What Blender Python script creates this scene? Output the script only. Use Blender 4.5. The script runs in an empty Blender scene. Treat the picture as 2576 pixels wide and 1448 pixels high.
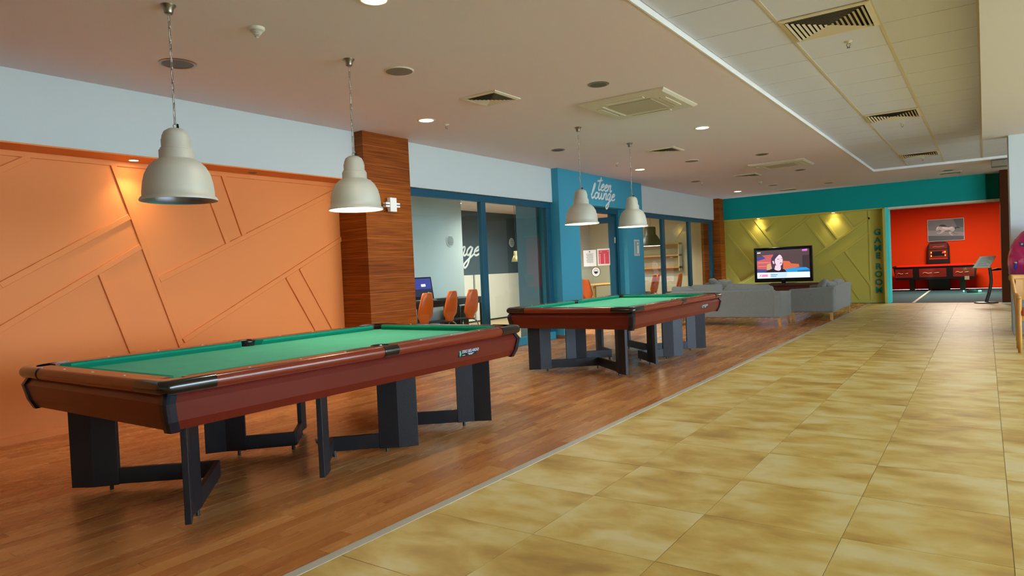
import bpy, bmesh, math, random
from mathutils import Matrix, Vector
random.seed(7)
C = bpy.context.scene.collection
SC = bpy.context.scene
PI = math.pi

# ------------------------------------------------------------------ camera
FPX = 1706.1
cam_d = bpy.data.cameras.new('camera'); cam = bpy.data.objects.new('camera', cam_d); C.objects.link(cam)
R = Matrix(((0.81954132, 0.57128407, -0.04457072), (0.02195681, 0.0464172, 0.9986808), (0.57259928, -0.81943881, 0.02549724)))
cam.matrix_world = Matrix.Translation((0, 0, 1.2126)) @ R.transposed().to_4x4()
cam_d.sensor_width = 36.0; cam_d.lens = FPX / 2576 * 36.0; cam_d.clip_end = 200
SC.camera = cam
# ------------------------------------------------------------------ exposure, world
SC.view_settings.view_transform = 'Standard'; SC.view_settings.look = 'None'
SC.view_settings.gamma = 1.0; SC.view_settings.exposure = 1.22
SC.view_settings.use_curve_mapping = False
W = bpy.data.worlds.new('world'); SC.world = W; W.use_nodes = True
bg = W.node_tree.nodes['Background']
bg.inputs[0].default_value = (0.66, 0.84, 1.0, 1); bg.inputs[1].default_value = 6.9
SC.cycles.use_denoising = True
SC.cycles.max_bounces = 8; SC.cycles.diffuse_bounces = 5; SC.cycles.glossy_bounces = 4
SC.cycles.transparent_max_bounces = 12
SC.cycles.sample_clamp_indirect = 6.0

K_DOWN, K_SPOT, K_PEND, K_LOUNGE, K_GAME = 22.0, 11.0, 5.0, 170.0, 95.0

# ------------------------------------------------------------------ materials
def lin(c):
    c = c / 255.0
    return c / 12.92 if c <= 0.04045 else ((c + 0.055) / 1.055) ** 2.4
def rgb(r, g, b): return (lin(r), lin(g), lin(b), 1)
MATS = {}
def mat(name, col, rough=0.6, metal=0.0, spec=None, emit=0, bump=0, bscale=200, coat=0, sheen=0, var=0, vscale=3):
    if name in MATS: return MATS[name]
    m = bpy.data.materials.new(name); m.use_nodes = True; MATS[name] = m
    nt = m.node_tree; p = nt.nodes['Principled BSDF']
    p.inputs['Base Color'].default_value = rgb(*col); p.inputs['Roughness'].default_value = rough
    p.inputs['Metallic'].default_value = metal
    if spec is not None: p.inputs['Specular IOR Level'].default_value = spec
    if emit: p.inputs['Emission Color'].default_value = rgb(*col); p.inputs['Emission Strength'].default_value = emit
    if coat: p.inputs['Coat Weight'].default_value = coat; p.inputs['Coat Roughness'].default_value = 0.12
    if sheen: p.inputs['Sheen Weight'].default_value = sheen
    tc = nt.nodes.new('ShaderNodeTexCoord')
    if bump:
        n = nt.nodes.new('ShaderNodeTexNoise'); n.inputs['Scale'].default_value = bscale; n.inputs['Detail'].default_value = 3
        b = nt.nodes.new('ShaderNodeBump'); b.inputs['Strength'].default_value = bump; b.inputs['Distance'].default_value = 0.002
        nt.links.new(tc.outputs['Object'], n.inputs['Vector']); nt.links.new(n.outputs['Fac'], b.inputs['Height'])
        nt.links.new(b.outputs['Normal'], p.inputs['Normal'])
    if var:
        n = nt.nodes.new('ShaderNodeTexNoise'); n.inputs['Scale'].default_value = vscale; n.inputs['Detail'].default_value = 4
        r = nt.nodes.new('ShaderNodeValToRGB')
        a = rgb(*col); r.color_ramp.elements[0].position = .3; r.color_ramp.elements[1].position = .7
        r.color_ramp.elements[0].color = tuple(x * (1 - var) for x in a[:3]) + (1,)
        r.color_ramp.elements[1].color = tuple(min(1, x * (1 + var)) for x in a[:3]) + (1,)
        nt.links.new(tc.outputs['Object'], n.inputs['Vector']); nt.links.new(n.outputs['Fac'], r.inputs['Fac'])
        nt.links.new(r.outputs['Color'], p.inputs['Base Color'])
    return m
def ramp_mat(name, stops, scale, rough, coat=0, nscale=1.0, detail=5, tone=0.0, bump=0.0, distort=0.0, attr=None, rvar=0.0, spec=None, ncon=1.0):
    """stretched noise through a colour ramp, shifted per object (Object Info) so that alike pieces differ"""
    m = bpy.data.materials.new(name); m.use_nodes = True; MATS[name] = m
    nt = m.node_tree; p = nt.nodes['Principled BSDF']; L = nt.links.new
    p.inputs['Roughness'].default_value = rough
    if spec is not None: p.inputs['Specular IOR Level'].default_value = spec
    if coat: p.inputs['Coat Weight'].default_value = coat; p.inputs['Coat Roughness'].default_value = 0.2
    tc = nt.nodes.new('ShaderNodeTexCoord'); mp = nt.nodes.new('ShaderNodeMapping'); mp.inputs['Scale'].default_value = scale
    if attr: rn = nt.nodes.new('ShaderNodeAttribute'); rn.attribute_name = attr; rnd = rn.outputs['Fac']
    else: rn = nt.nodes.new('ShaderNodeObjectInfo'); rnd = rn.outputs['Random']
    geo = nt.nodes.new('ShaderNodeNewGeometry')
    mul = nt.nodes.new('ShaderNodeMath'); mul.operation = 'MULTIPLY'; mul.inputs[1].default_value = 37.0
    L(rnd, mul.inputs[0]); cmb = nt.nodes.new('ShaderNodeCombineXYZ'); L(mul.outputs[0], cmb.inputs[2]); L(mul.outputs[0], cmb.inputs[0])
    add = nt.nodes.new('ShaderNodeVectorMath'); add.operation = 'ADD'
    L(geo.outputs['Position'], mp.inputs['Vector']); L(mp.outputs['Vector'], add.inputs[0]); L(cmb.outputs[0], add.inputs[1])
    n = nt.nodes.new('ShaderNodeTexNoise'); n.inputs['Scale'].default_value = nscale; n.inputs['Detail'].default_value = detail
    n.inputs['Distortion'].default_value = distort
    L(add.outputs[0], n.inputs['Vector'])
    nc = nt.nodes.new('ShaderNodeMath'); nc.operation = 'MULTIPLY_ADD'; nc.inputs[1].default_value = ncon; nc.inputs[2].default_value = .5 - .5 * ncon; L(n.outputs['Fac'], nc.inputs[0])
    r = nt.nodes.new('ShaderNodeValToRGB'); el = r.color_ramp.elements
    while len(el) < len(stops): el.new(0.5)
    for e, (pos, col) in zip(el, stops): e.position = pos; e.color = rgb(*col)
    if tone:
        t = nt.nodes.new('ShaderNodeMath'); t.operation = 'MULTIPLY_ADD'; t.inputs[1].default_value = tone; t.inputs[2].default_value = -tone / 2
        fr = nt.nodes.new('ShaderNodeMath'); fr.operation = 'FRACT'; L(mul.outputs[0], fr.inputs[0]); L(fr.outputs[0], t.inputs[0])
        s = nt.nodes.new('ShaderNodeMath'); s.operation = 'ADD'; L(t.outputs[0], s.inputs[0]); L(nc.outputs[0], s.inputs[1])
        L(s.outputs[0], r.inputs['Fac'])
    else: L(nc.outputs[0], r.inputs['Fac'])
    L(r.outputs['Color'], p.inputs['Base Color'])
    if bump:
        b = nt.nodes.new('ShaderNodeBump'); b.inputs['Strength'].default_value = bump; b.inputs['Distance'].default_value = 0.002
        L(n.outputs['Fac'], b.inputs['Height']); L(b.outputs['Normal'], p.inputs['Normal'])
    if rvar:
        q = nt.nodes.new('ShaderNodeMath'); q.operation = 'MULTIPLY_ADD'; q.inputs[1].default_value = rvar; q.inputs[2].default_value = rough - rvar / 2
        L(n.outputs['Fac'], q.inputs[0]); L(q.outputs[0], p.inputs['Roughness'])
    return m
def glass_mat(name, tint, ior=1.45):
    m = bpy.data.materials.new(name); m.use_nodes = True; nt = m.node_tree; nt.nodes.clear()
    o = nt.nodes.new('ShaderNodeOutputMaterial'); mx = nt.nodes.new('ShaderNodeMixShader'); f = nt.nodes.new('ShaderNodeFresnel')
    t = nt.nodes.new('ShaderNodeBsdfTransparent'); g = nt.nodes.new('ShaderNodeBsdfGlossy')
    f.inputs['IOR'].default_value = ior; t.inputs['Color'].default_value = tint; g.inputs['Roughness'].default_value = 0.01
    ge = nt.nodes.new('ShaderNodeNewGeometry'); sb = nt.nodes.new('ShaderNodeMath'); sb.operation = 'SUBTRACT'; sb.inputs[0].default_value = 1; mu = nt.nodes.new('ShaderNodeMath'); mu.operation = 'MULTIPLY'
    nt.links.new(ge.outputs['Backfacing'], sb.inputs[1]); nt.links.new(sb.outputs[0], mu.inputs[0]); nt.links.new(f.outputs[0], mu.inputs[1])
    nt.links.new(mu.outputs[0], mx.inputs[0]); nt.links.new(t.outputs[0], mx.inputs[1]); nt.links.new(g.outputs[0], mx.inputs[2])
    nt.links.new(mx.outputs[0], o.inputs[0]); return m

m_white = mat('white_paint', (228, 230, 230), 0.75)
m_band = mat('band_paint', (198, 208, 210), 0.75)
m_ceil = mat('ceiling_paint', (224, 213, 217), 0.85)
m_tile_c = mat('ceiling_tile_fibre', (212, 219, 236), 0.9, bump=.3, bscale=260)
m_tbar = mat('ceiling_bar_paint', (208, 200, 176), 0.5)
m_orange = mat('orange_paint', (230, 136, 64), 0.62)
m_teal = mat('teal_paint', (0, 150, 146), 0.65, spec=.2)
m_cyan = mat('cyan_paint', (90, 226, 222), 0.8, spec=0)
m_blue = mat('blue_paint', (52, 148, 178), 0.6)
m_bluedk = mat('blue_frame_paint', (24, 80, 104), 0.4, spec=.3)
m_yellow = mat('yellow_paint', (188, 178, 80), 0.62, spec=.3)
m_red = mat('red_paint', (236, 64, 0), 0.7, spec=.2)
m_slate = mat('slate_paint', (62, 82, 92), 0.6)
m_pale = mat('pale_wall_paint', (196, 206, 204), 0.6)
m_cream = mat('cream_paint', (216, 204, 178), 0.7)
m_wood = ramp_mat('pillar_wood', [(.3, (92, 38, 4)), (.5, (132, 64, 8)), (.72, (172, 98, 26))], (1.1, 1.1, 48), .5, spec=.2, nscale=1.6, detail=3, tone=.08, distort=.2, ncon=.65)
LAM = [(.12, (166, 102, 52)), (.4, (194, 126, 68)), (.62, (212, 148, 84)), (.92, (228, 168, 106))]
m_lam = ramp_mat('laminate_plank', LAM, (8, .7, 1), .27, nscale=1.6, detail=4, tone=.42, distort=.15, ncon=.5, rvar=.08)
m_lam2 = ramp_mat('laminate_far', LAM, (8, .7, 1), .27, nscale=1.6, detail=4, tone=.42, distort=.15, ncon=.5, attr='rnd', rvar=.08)
TIL = [(.28, (172, 134, 58)), (.42, (198, 164, 78)), (.52, (212, 186, 106)), (.66, (222, 206, 148))]
m_tile = ramp_mat('floor_tile', TIL, (1.3, 2.0, 1), .42, nscale=2.3, detail=7, distort=.3, tone=.06, rvar=.1)
m_tile2 = ramp_mat('floor_tile_far', TIL, (1.3, 2.0, 1), .42, nscale=2.3, detail=7, distort=.3, tone=.06, attr='rnd', rvar=.1)
m_grout = mat('grout', (176, 160, 122), .8)
m_subfl = mat('floor_base', (70, 44, 28), .8)
m_strip = mat('floor_strip', (196, 192, 176), .45)
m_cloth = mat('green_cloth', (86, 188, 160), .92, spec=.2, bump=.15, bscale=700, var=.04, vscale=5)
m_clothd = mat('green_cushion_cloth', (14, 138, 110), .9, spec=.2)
m_mahog = mat('mahogany_laminate', (98, 26, 16), .34, var=.08, vscale=2)
m_rail = mat('mahogany_rail', (118, 42, 22), .24, coat=.15)
m_blackpl = mat('black_plastic', (12, 12, 14), .18, coat=.5)
m_navy = mat('navy_corner', (16, 24, 38), .3)
m_leg = mat('black_leg_paint', (34, 35, 42), .45, metal=.35, bump=.5, bscale=180)
m_dot = mat('pearl_dot', (230, 226, 214), .3)
m_lampo = mat('lamp_enamel', (192, 192, 178), .5, metal=.12, bump=.1, bscale=300)
m_lampi = mat('lamp_inside_white', (240, 236, 222), .4)
m_lampm = mat('lamp_inside_metal', (150, 156, 186), .28, metal=.9)
m_chrome = mat('brushed_steel', (150, 146, 138), .28, metal=.95)
m_dark = mat('dark_metal', (60, 60, 58), .4, metal=.6)
m_hole = mat('dark_void', (20, 18, 14), .9)
m_beige = mat('beige_plastic', (208, 203, 184), .5)
m_grille = mat('grey_grille', (128, 122, 108), .7, bump=.8, bscale=500)
m_vent = mat('vent_paint', (216, 210, 188), .5)
m_sofa = mat('grey_fabric', (136, 143, 141), .95, bump=.6, bscale=420, sheen=.3, var=.08, vscale=60)
m_oak = mat('oak_leg', (206, 160, 92), .5)
m_tvb = mat('tv_black', (8, 8, 10), .15, coat=.4)
m_cab = mat('dark_brown_cabinet', (76, 36, 26), .4)
m_orch = mat('orange_shell', (246, 100, 2), .35, coat=.3)
m_beech = mat('beech_wood', (196, 142, 70), .42, var=.08, vscale=6)
m_desk = mat('dark_desk', (38, 52, 48), .4)
m_lightw = mat('light_lens', (255, 240, 205), .5, emit=14)
m_lightspot = mat('spot_lens', (255, 224, 160), .5, emit=30)
m_bulb = mat('bulb_glow', (255, 236, 200), .5, emit=12)
m_glass = glass_mat('window_glass', (.86, .93, .93, 1))
m_glassg = glass_mat('door_glass', (.84, .93, .92, 1))

# ------------------------------------------------------------------ mesh helpers
class MB:
    def __init__(s): s.bm = bmesh.new(); s.mi = 0; s.sm = False
    def _f(s, vs):
        try: f = s.bm.faces.new(vs); f.material_index = s.mi; f.smooth = s.sm; return f
        except ValueError: return None
    def box(s, x0, x1, y0, y1, z0, z1, M=None):
        v = [Vector((x, y, z)) for z in (z0, z1) for y in (y0, y1) for x in (x0, x1)]
        if M: v = [M @ a for a in v]
        v = [s.bm.verts.new(a) for a in v]
        for q in ((0, 2, 3, 1), (4, 5, 7, 6), (0, 1, 5, 4), (2, 6, 7, 3), (0, 4, 6, 2), (1, 3, 7, 5)): s._f([v[i] for i in q])
        return s
    def prism(s, poly, z0, z1, M=None):
        """poly in xy, extruded z0..z1, then M"""
        M = M or Matrix()
        a = [s.bm.verts.new(M @ Vector((x, y, z0))) for x, y in poly]; b = [s.bm.verts.new(M @ Vector((x, y, z1))) for x, y in poly]
        n = len(poly); s._f(a[::-1]); s._f(b)
        for i in range(n): s._f([a[i], a[(i + 1) % n], b[(i + 1) % n], b[i]])
        return s
    def rings(s, rings, closed_ring=True, cap=True):
        rs = [[s.bm.verts.new(p) for p in r] for r in rings]; n = len(rs[0])
        for a, b in zip(rs, rs[1:]):
            for i in range(n if closed_ring else n - 1): s._f([a[i], a[(i + 1) % n], b[(i + 1) % n], b[i]])
        if cap: s._f(rs[0][::-1]); s._f(rs[-1])
        return s
    def lathe(s, prof, n=24, cx=0, cy=0, M=None, cap=False):
        s.sm = True; M = M or Matrix()
        rs = []
        for r, z in prof:
            rs.append([M @ Vector((cx + r * math.cos(2 * PI * i / n), cy + r * math.sin(2 * PI * i / n), z)) for i in range(n)])
        s.rings(rs, cap=cap); s.sm = False; return s
    def cyl(s, x, y, z0, z1, r, n=16, r2=None):
        s.sm = False; r2 = r if r2 is None else r2
        rs = [[Vector((x + q * math.cos(2 * PI * i / n), y + q * math.sin(2 * PI * i / n), z)) for i in range(n)] for q, z in ((r, z0), (r2, z1))]
        return s.rings(rs)
    def tube(s, pts, r, n=8, flat=None, closed=False):
        """pts list; r number or list; flat=(axis vector, factor) squeezes the section along that axis"""
        pts = [Vector(p) for p in pts]; m = len(pts); rs = []; up = Vector((0, 0, 1)); s.sm = True
        prev = None
        for i, p in enumerate(pts):
            if closed: t = pts[(i + 1) % m] - pts[i - 1]
            else: t = pts[min(i + 1, m - 1)] - pts[max(i - 1, 0)]
            t.normalize()
            if prev is None:
                u = up.cross(t); u = Vector((1, 0, 0)).cross(t) if u.length < .1 else u
            else: u = prev - t * prev.dot(t)
            u.normalize(); prev = u; v = t.cross(u); q = r[i] if isinstance(r, (list, tuple)) else r
            ring = [u * (q * math.cos(2 * PI * k / n)) + v * (q * math.sin(2 * PI * k / n)) for k in range(n)]
            if flat: ax, fa = flat; ring = [w - ax * (w.dot(ax) * (1 - fa)) for w in ring]
            rs.append([p + w for w in ring])
        if closed: rs.append(rs[0]); s.rings(rs, cap=False); bmesh.ops.remove_doubles(s.bm, verts=s.bm.verts, dist=1e-6)
        else: s.rings(rs)
        s.sm = False; return s
    def obj(s, name, m, parent=None, loc=(0, 0, 0), bevel=0, smooth=False, kind=None, subsurf=0, seg=2):
        me = bpy.data.meshes.new(name); bmesh.ops.recalc_face_normals(s.bm, faces=s.bm.faces); s.bm.to_mesh(me); s.bm.free()
        for q in (m if isinstance(m, (list, tuple)) else [m]): me.materials.append(q)
        if smooth:
            for p in me.polygons: p.use_smooth = True
        o = bpy.data.objects.new(name, me); C.objects.link(o); o.location = loc
        if parent: o.parent = parent
        if bevel:
            b = o.modifiers.new('bevel', 'BEVEL'); b.width = bevel; b.segments = seg; b.limit_method = 'ANGLE'; b.angle_limit = .7
            b.harden_normals = False
        if subsurf: sb = o.modifiers.new('sub', 'SUBSURF'); sb.levels = subsurf; sb.render_levels = subsurf
        if kind: o['kind'] = kind
        return o
def tag(o, label, cat, group=None):
    o['label'] = label; o['category'] = cat
    if group: o['group'] = group
    return o
def thing(name, label, cat, loc=(0, 0, 0), rz=0, group=None):
    o = bpy.data.objects.new(name, None); C.objects.link(o); o.location = loc; o.rotation_euler = (0, 0, rz); o.empty_display_size = .1
    return tag(o, label, cat, group)
def dup(o, loc=None, rz=None, label=None, parent=None):
    c = o.copy(); C.objects.link(c)
    if parent: c.parent = parent
    if loc is not None: c.location = loc
    if rz is not None: c.rotation_euler = (0, 0, rz)
    if label: c['label'] = label
    for ch in list(o.children): dup(ch, parent=c)
    return c
def struct(name, mb, m, **k): return mb.obj(name, m, kind='structure', **k)
def sbox(name, m, *b, **k): return struct(name, MB().box(*b), m, **k)
def smooth_pts(p, n=5):
    out = []; m = len(p)
    for i in range(m - 1):
        a, b, c, d = p[max(i - 1, 0)], p[i], p[i + 1], p[min(i + 2, m - 1)]
        for k in range(n):
            t = k / n
            out.append(tuple(.5 * (2 * b[j] + (c[j] - a[j]) * t + (2 * a[j] - 5 * b[j] + 4 * c[j] - d[j]) * t * t + (3 * b[j] - a[j] - 3 * c[j] + d[j]) * t ** 3) for j in range(len(b))))
    out.append(tuple(p[-1])); return out
def rot_to(o, e): o.rotation_euler = e; return o

# ================================================================== STRUCTURE
ZC, ZT, ZS = 2.943, 2.985, 2.365        # drywall ceiling, tiled ceiling, underside of the bands
# ---- floor
fl = sbox('floor', m_subfl, -10.6, 7.6, -5, 19.0, -.12, -.012)
WX0, WX1 = -6.46, -2.40
pieces = []
row = 0; x = WX1
while x > WX0 + .001:
    xa = max(WX0, x - .0853); y = .2 + random.random() * -1.1
    while y < 19.0:
        ln = random.choice((.7, .9, 1.1, 1.2)); y1 = min(19.0, y + ln)
        pieces.append((xa, x, max(y, -2), y1)); y = y1
    x = xa
def visible_size(p):
    cx, cy = (p[0] + p[1]) / 2, (p[2] + p[3]) / 2
    d = .5726 * -cx + .8194 * cy
    a = math.degrees(math.atan2(-cx, cy))
    if d < .8 or abs(a - 34.9) > 42 or p[3] < 1.0: return -1
    if p[3] < 1.25 + 0 and cx < -4: return -1
    return 1 / (cx * cx + cy * cy + 1.5)
pieces.sort(key=visible_size, reverse=True)
def plank_mesh(a, g=.0009): return MB().box(a[0] + g, a[1] - g, a[2] + g, a[3] - g, -.013, 0)
plank_cache = {}
for p in pieces[:300]:
    w, l = round(p[1] - p[0], 4), round(p[3] - p[2], 3)
    if (w, l) not in plank_cache:
        o = plank_mesh((-w / 2, w / 2, -l / 2, l / 2)).obj('plank', m_lam, fl, bevel=0); plank_cache[(w, l)] = o.data
    else:
        o = bpy.data.objects.new('plank', plank_cache[(w, l)]); C.objects.link(o); o.parent = fl
    o.location = ((p[0] + p[1]) / 2, (p[2] + p[3]) / 2, random.random() * -.0006)
def joined(name, rects, m, g, z0, z1, parent):
    mb = MB(); lay = mb.bm.faces.layers.float.new('rnd')
    for r in rects:
        k = len(mb.bm.faces); mb.box(r[0] + g, r[1] - g, r[2] + g, r[3] - g, z0, z1); v = random.random()
        mb.bm.faces.ensure_lookup_table()
        for f in mb.bm.faces[k:]: f[lay] = v
    return mb.obj(name, m, parent, kind='stuff')
joined('plank', pieces[300:], m_lam2, .0009, -.013, 0, fl)
sbox('trim_1', m_strip, -2.40, -2.345, -3, 18.95, -.013, .0015)
# tiles: grid lines at x = -1.734+.6k, y = 3.156+.6k
gx = [-2.345] + [-1.734 + .6 * k for k in range(5)] + [1.266]
gy = [3.156 + .6 * k for k in range(-4, 27)]
tiles, near = [], []
xs = [-2.345] + [-1.734 + .6 * k for k in range(16)]
for i in range(len(xs) - 1):
    for k in range(-13, 27):
        r = (xs[i], xs[i + 1], 3.156 + .6 * k, min(3.156 + .6 * k + .6, 18.95))
        cy = (r[2] + r[3]) / 2
        (near if (i < 5 and k >= -3) else tiles).append(r)
sbox('floor_2', m_grout, -2.345, 7.6, -5, 18.95, -.0119, -.0022)
tm = {}
for r in near:
    w, l = round(r[1] - r[0], 3), round(r[3] - r[2], 3)
    if (w, l) not in tm:
        mb = MB().box(-w / 2 + .0018, w / 2 - .0018, -l / 2 + .0018, l / 2 - .0018, -.011, 0)
        o = mb.obj('tile', m_tile, fl); tm[(w, l)] = o.data
    else: o = bpy.data.objects.new('tile', tm[(w, l)]); C.objects.link(o); o.parent = fl
    o.location = ((r[0] + r[1]) / 2, (r[2] + r[3]) / 2, random.random() * -.0008)
joined('tile', tiles, m_tile2, .0025, -.011, 0, fl)
sbox('trim_2', m_chrome, -1.93, .3, 18.93, 18.99, -.01, .004)
# unseen outside ground, made pale to bounce daylight onto the ceiling
sbox('ground', mat('bounce_paving', (236, 232, 224), .9), 7.6, 60, -30, 50, -.3, -.15)
# ---- ceilings
ceil = struct('ceiling', MB().box(-10.6, -1.87, -5, 19.3, ZC, ZC + .1).box(-1.87, 7.6, 16.05, 19.3, ZC, ZC + .1).box(1.9, 7.6, -5, 16.05, ZC, ZC + .1), m_ceil)
sbox('ceiling_2', m_hole, -1.9, 1.95, -5, 16.1, ZT + .02, ZT + .1)
PT = .62
cells = []
ty = [6.0 + PT * k for k in range(-17, 17)]
tmesh = None
for i in range(3):
    for k, y0 in enumerate(ty):
        y1 = min(y0 + PT, 16.05)
        if y1 - y0 < .05 or y0 > 16: continue
        if i == 1 and any(abs(y0 - v) < .1 for v in (6.0 - PT, 6.0 + 6 * PT, 6.0 + 13 * PT)): continue
        cells.append((-1.86 + PT * i, -1.86 + PT * (i + 1), y0, y1))
far_cells = [c for c in cells if c[3] < 3.2]; cells = [c for c in cells if c[3] >= 3.2]
def ctile(r):
    return MB().box(r[0] + .004, r[1] - .004, r[2] + .004, r[3] - .004, ZT, ZT + .015)
for r in cells:
    o = ctile(r).obj('ceiling_tile', m_tile_c, ceil)
mb = MB()
for r in far_cells: mb.box(r[0] + .004, r[1] - .004, r[2] + .003, r[3] - .003, ZT, ZT + .015)
for y0 in ty:
    if 12.2 < y0 < 16: mb.box(.012, .61, y0 + .003, min(y0 + PT, 16.05) - .003, ZT, ZT + .015); mb.box(.63, 1.23, y0 + .003, min(y0 + PT, 16.05) - .003, ZT, ZT + .015)
mb.obj('ceiling_tile', m_tile_c, ceil, kind='stuff')
for xb in (-1.24, -.62, 0.0): MB().box(xb - .012, xb + .012, -5, 16.05, ZT - .004, ZT + .018).obj('grid_bar', m_tbar, ceil)
sbox('trim_3', m_white, -1.875, -1.862, -5, 16.05, ZC - .004, ZT + .02)
sbox('trim_4', m_white, -1.875, 1.9, 16.04, 16.055, ZC - .004, ZT + .02)
sbox('ceiling_3', mat('beam_paint', (212, 210, 206), .8), .004, 1.9, -5, 12.1, 2.80, ZT + .1)
sbox('wall_right_column', mat('column_paint', (196, 208, 214), .7), .305, 1.0, 11.9, 12.6, 0, 2.97)
# ---- left side
sbox('wall_left', m_orange, -6.62, -6.45, -5, 5.62, -.01, ZC)
sbox('wall_left_band', m_band, -6.45, -6.12, -5, 5.62, ZS + .012, ZC)
sbox('trim_5', m_orange, -6.45, -6.122, -5, 5.62, ZS, ZS + .013)
wl = bpy.data.objects['wall_left']
BAT = [[[3.006, 2.36], [3.549, 0.635]], [[3.131, 1.865], [2.103, 1.277]], [[3.218, 1.591], [1.3, 0.47]], [[2.857, 1.353], [3.087, 0.625]],
       [[3.376, 1.275], [5.66, 2.311]], [[3.85, 2.36], [4.109, 1.621]], [[4.092, 2.345], [4.302, 1.708]], [[4.815, 1.257], [5.188, 0.618]],
       [[5.006, 1.35], [5.433, 0.619]], [[3.575, 0.67], [5.672, 1.713]], [[2.362, 2.324], [1.3, 1.70]], [[5.70, 2.36], [5.70, 0.0]],
       [[2.103, 1.277], [1.1, .70]], [[3.549, 0.635], [3.74, 0.02]], [[3.087, .625], [3.28, .02]], [[5.188, .618], [5.5, .09]], [[5.433, .619], [5.66, .23]],
       [[.9, 2.345], [5.66, 2.345]], [[.9, .035], [5.66, .035]], [[3.575, .67], [2.2, -.0]]]
BAT = [b for b in BAT if b != [[3.575, .67], [2.2, -.0]]]
def batten(plane, a, b, w, t, m, parent, name='batten'):
    ax, bx = Vector((a[0], a[1])), Vector((b[0], b[1])); d = (bx - ax); L = d.length; d.normalize(); n = Vector((-d.y, d.x)) * w / 2
    q = [ax + n, ax - n, bx - n, bx + n]
    if plane == 'L': M = lambda p, k: Vector((-6.45 + k, p.x, p.y))
    else: M = lambda p, k: Vector((p.x, 19.25 - k, p.y))
    mb = MB(); mb.rings([[M(p, -.002) for p in q], [M(p, t) for p in q]]); return mb.obj(name, m, parent, bevel=.003, seg=1)
for i, (a, b) in enumerate(BAT): batten('L', a, b, .052, .016 + .0006 * (i % 4), m_orange, wl)
sbox('baseboard_left', m_orange, -6.45, -6.43, -5, 5.62, 0, .05)
# pillar
def wood_pillar(name, x0, x1, y0, y1, first):
    core = sbox(name, mat('wood_joint', (196, 112, 62), .6), x0 + .002, x1 - .002, y0 + .002, y1 - .002, 0, ZC - .001)
    z = 0; zn = first
    while z < ZC - .01:
        z1 = min(zn, ZC - .002)
        MB().box(x0, x1, y0, y1, z + .0015, z1 - .0015).obj('wood_panel', m_wood, core, bevel=.0015, seg=1)
        z = z1; zn = z1 + .2215
wood_pillar('wall_left_pillar', -6.5, -5.98, 5.62, 6.40, .12)
wood_pillar('wall_left_far_pillar', -6.5, -5.965, 18.64, 19.04, .12)
# band 2 + 3, window walls
sbox('wall_left_band_2', m_band, -6.42, -6.12, 6.40, 10.09, ZS, ZC)
sbox('wall_left_band_3', m_band, -6.42, -6.12, 13.5, 18.64, ZS, ZC)
def window(name, y0, y1, mull, zb):
    w = MB().box(-6.235, -6.165, y0, y1, 2.262, ZS - .004).obj(name, m_bluedk, bevel=.004, kind='structure')
    MB().box(-6.235, -6.155, y0, y1, 0, zb).obj('window_sill', m_bluedk if name != 'window_1' else m_blue, w, bevel=.004)
    edges = []
    for a, b in mull: MB().box(-6.235, -6.165, a, b, zb, 2.262).obj('mullion', m_bluedk, w, bevel=.004)
    e = sorted(mull)
    for (a, b), (c, d) in zip(e, e[1:]): MB().box(-6.203, -6.195, b - .005, c + .005, zb, 2.265).obj('pane', m_glass, w)
    return w
window('window_1', 6.40, 10.09, [(6.40, 6.46), (8.10, 8.22), (9.95, 10.09)], .125)
window('window_2', 13.5, 18.64, [(13.5, 13.6), (15.05, 15.2), (16.78, 16.94), (18.46, 18.64)], .125)
# blue entrance
ent = struct('wall_left_entrance', MB().box(-6.42, -5.99, 10.09, 10.79, 0, ZC - .001).box(-6.42, -5.99, 12.77, 13.56, 0, ZC - .001).box(-6.42, -5.99, 10.79, 12.77, 2.365, ZC - .001), m_blue)
sbox('baseboard_left_2', mat('brown_skirting', (120, 78, 48), .5), -6.43, -5.982, 10.085, 10.80, 0, .06)
sbox('wall_lounge_pier', mat('grey_blue_paint', (112, 146, 164), .6), -6.85, -6.42, 10.02, 10.75, 0, 2.5)
# door frame + open glass leaf
d = MB().box(-6.30, -6.18, 12.68, 12.77, 0, 2.365).obj('door_1', m_bluedk, kind='structure', bevel=.004)
MB().box(-6.30, -6.18, 10.79, 10.86, 0, 2.365).obj('door_frame', m_bluedk, d, bevel=.004)
MB().box(-6.30, -6.18, 10.86, 12.68, 2.27, 2.365).obj('door_frame', m_bluedk, d, bevel=.004)
leaf = MB().box(-7.28, -6.20, 12.60, 12.65, 2.10, 2.22).box(-7.28, -6.20, 12.60, 12.65, .02, .14).box(-6.32, -6.20, 12.60, 12.65, .14, 2.10).box(-7.28, -7.2, 12.60, 12.65, .14, 2.10).obj('door_leaf', m_bluedk, d, bevel=.004)
MB().box(-7.2, -6.32, 12.622, 12.628, .14, 2.10).obj('pane', m_glassg, leaf)
MB().cyl(-6.19, 12.60, 1.68, 1.80, .014).obj('hinge', m_chrome, leaf)
MB().tube([(-7.24, 12.60, .95), (-7.24, 12.54, .95), (-7.24, 12.54, 1.25), (-7.24, 12.60, 1.25)], .011).obj('door_handle', m_chrome, leaf)
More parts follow.
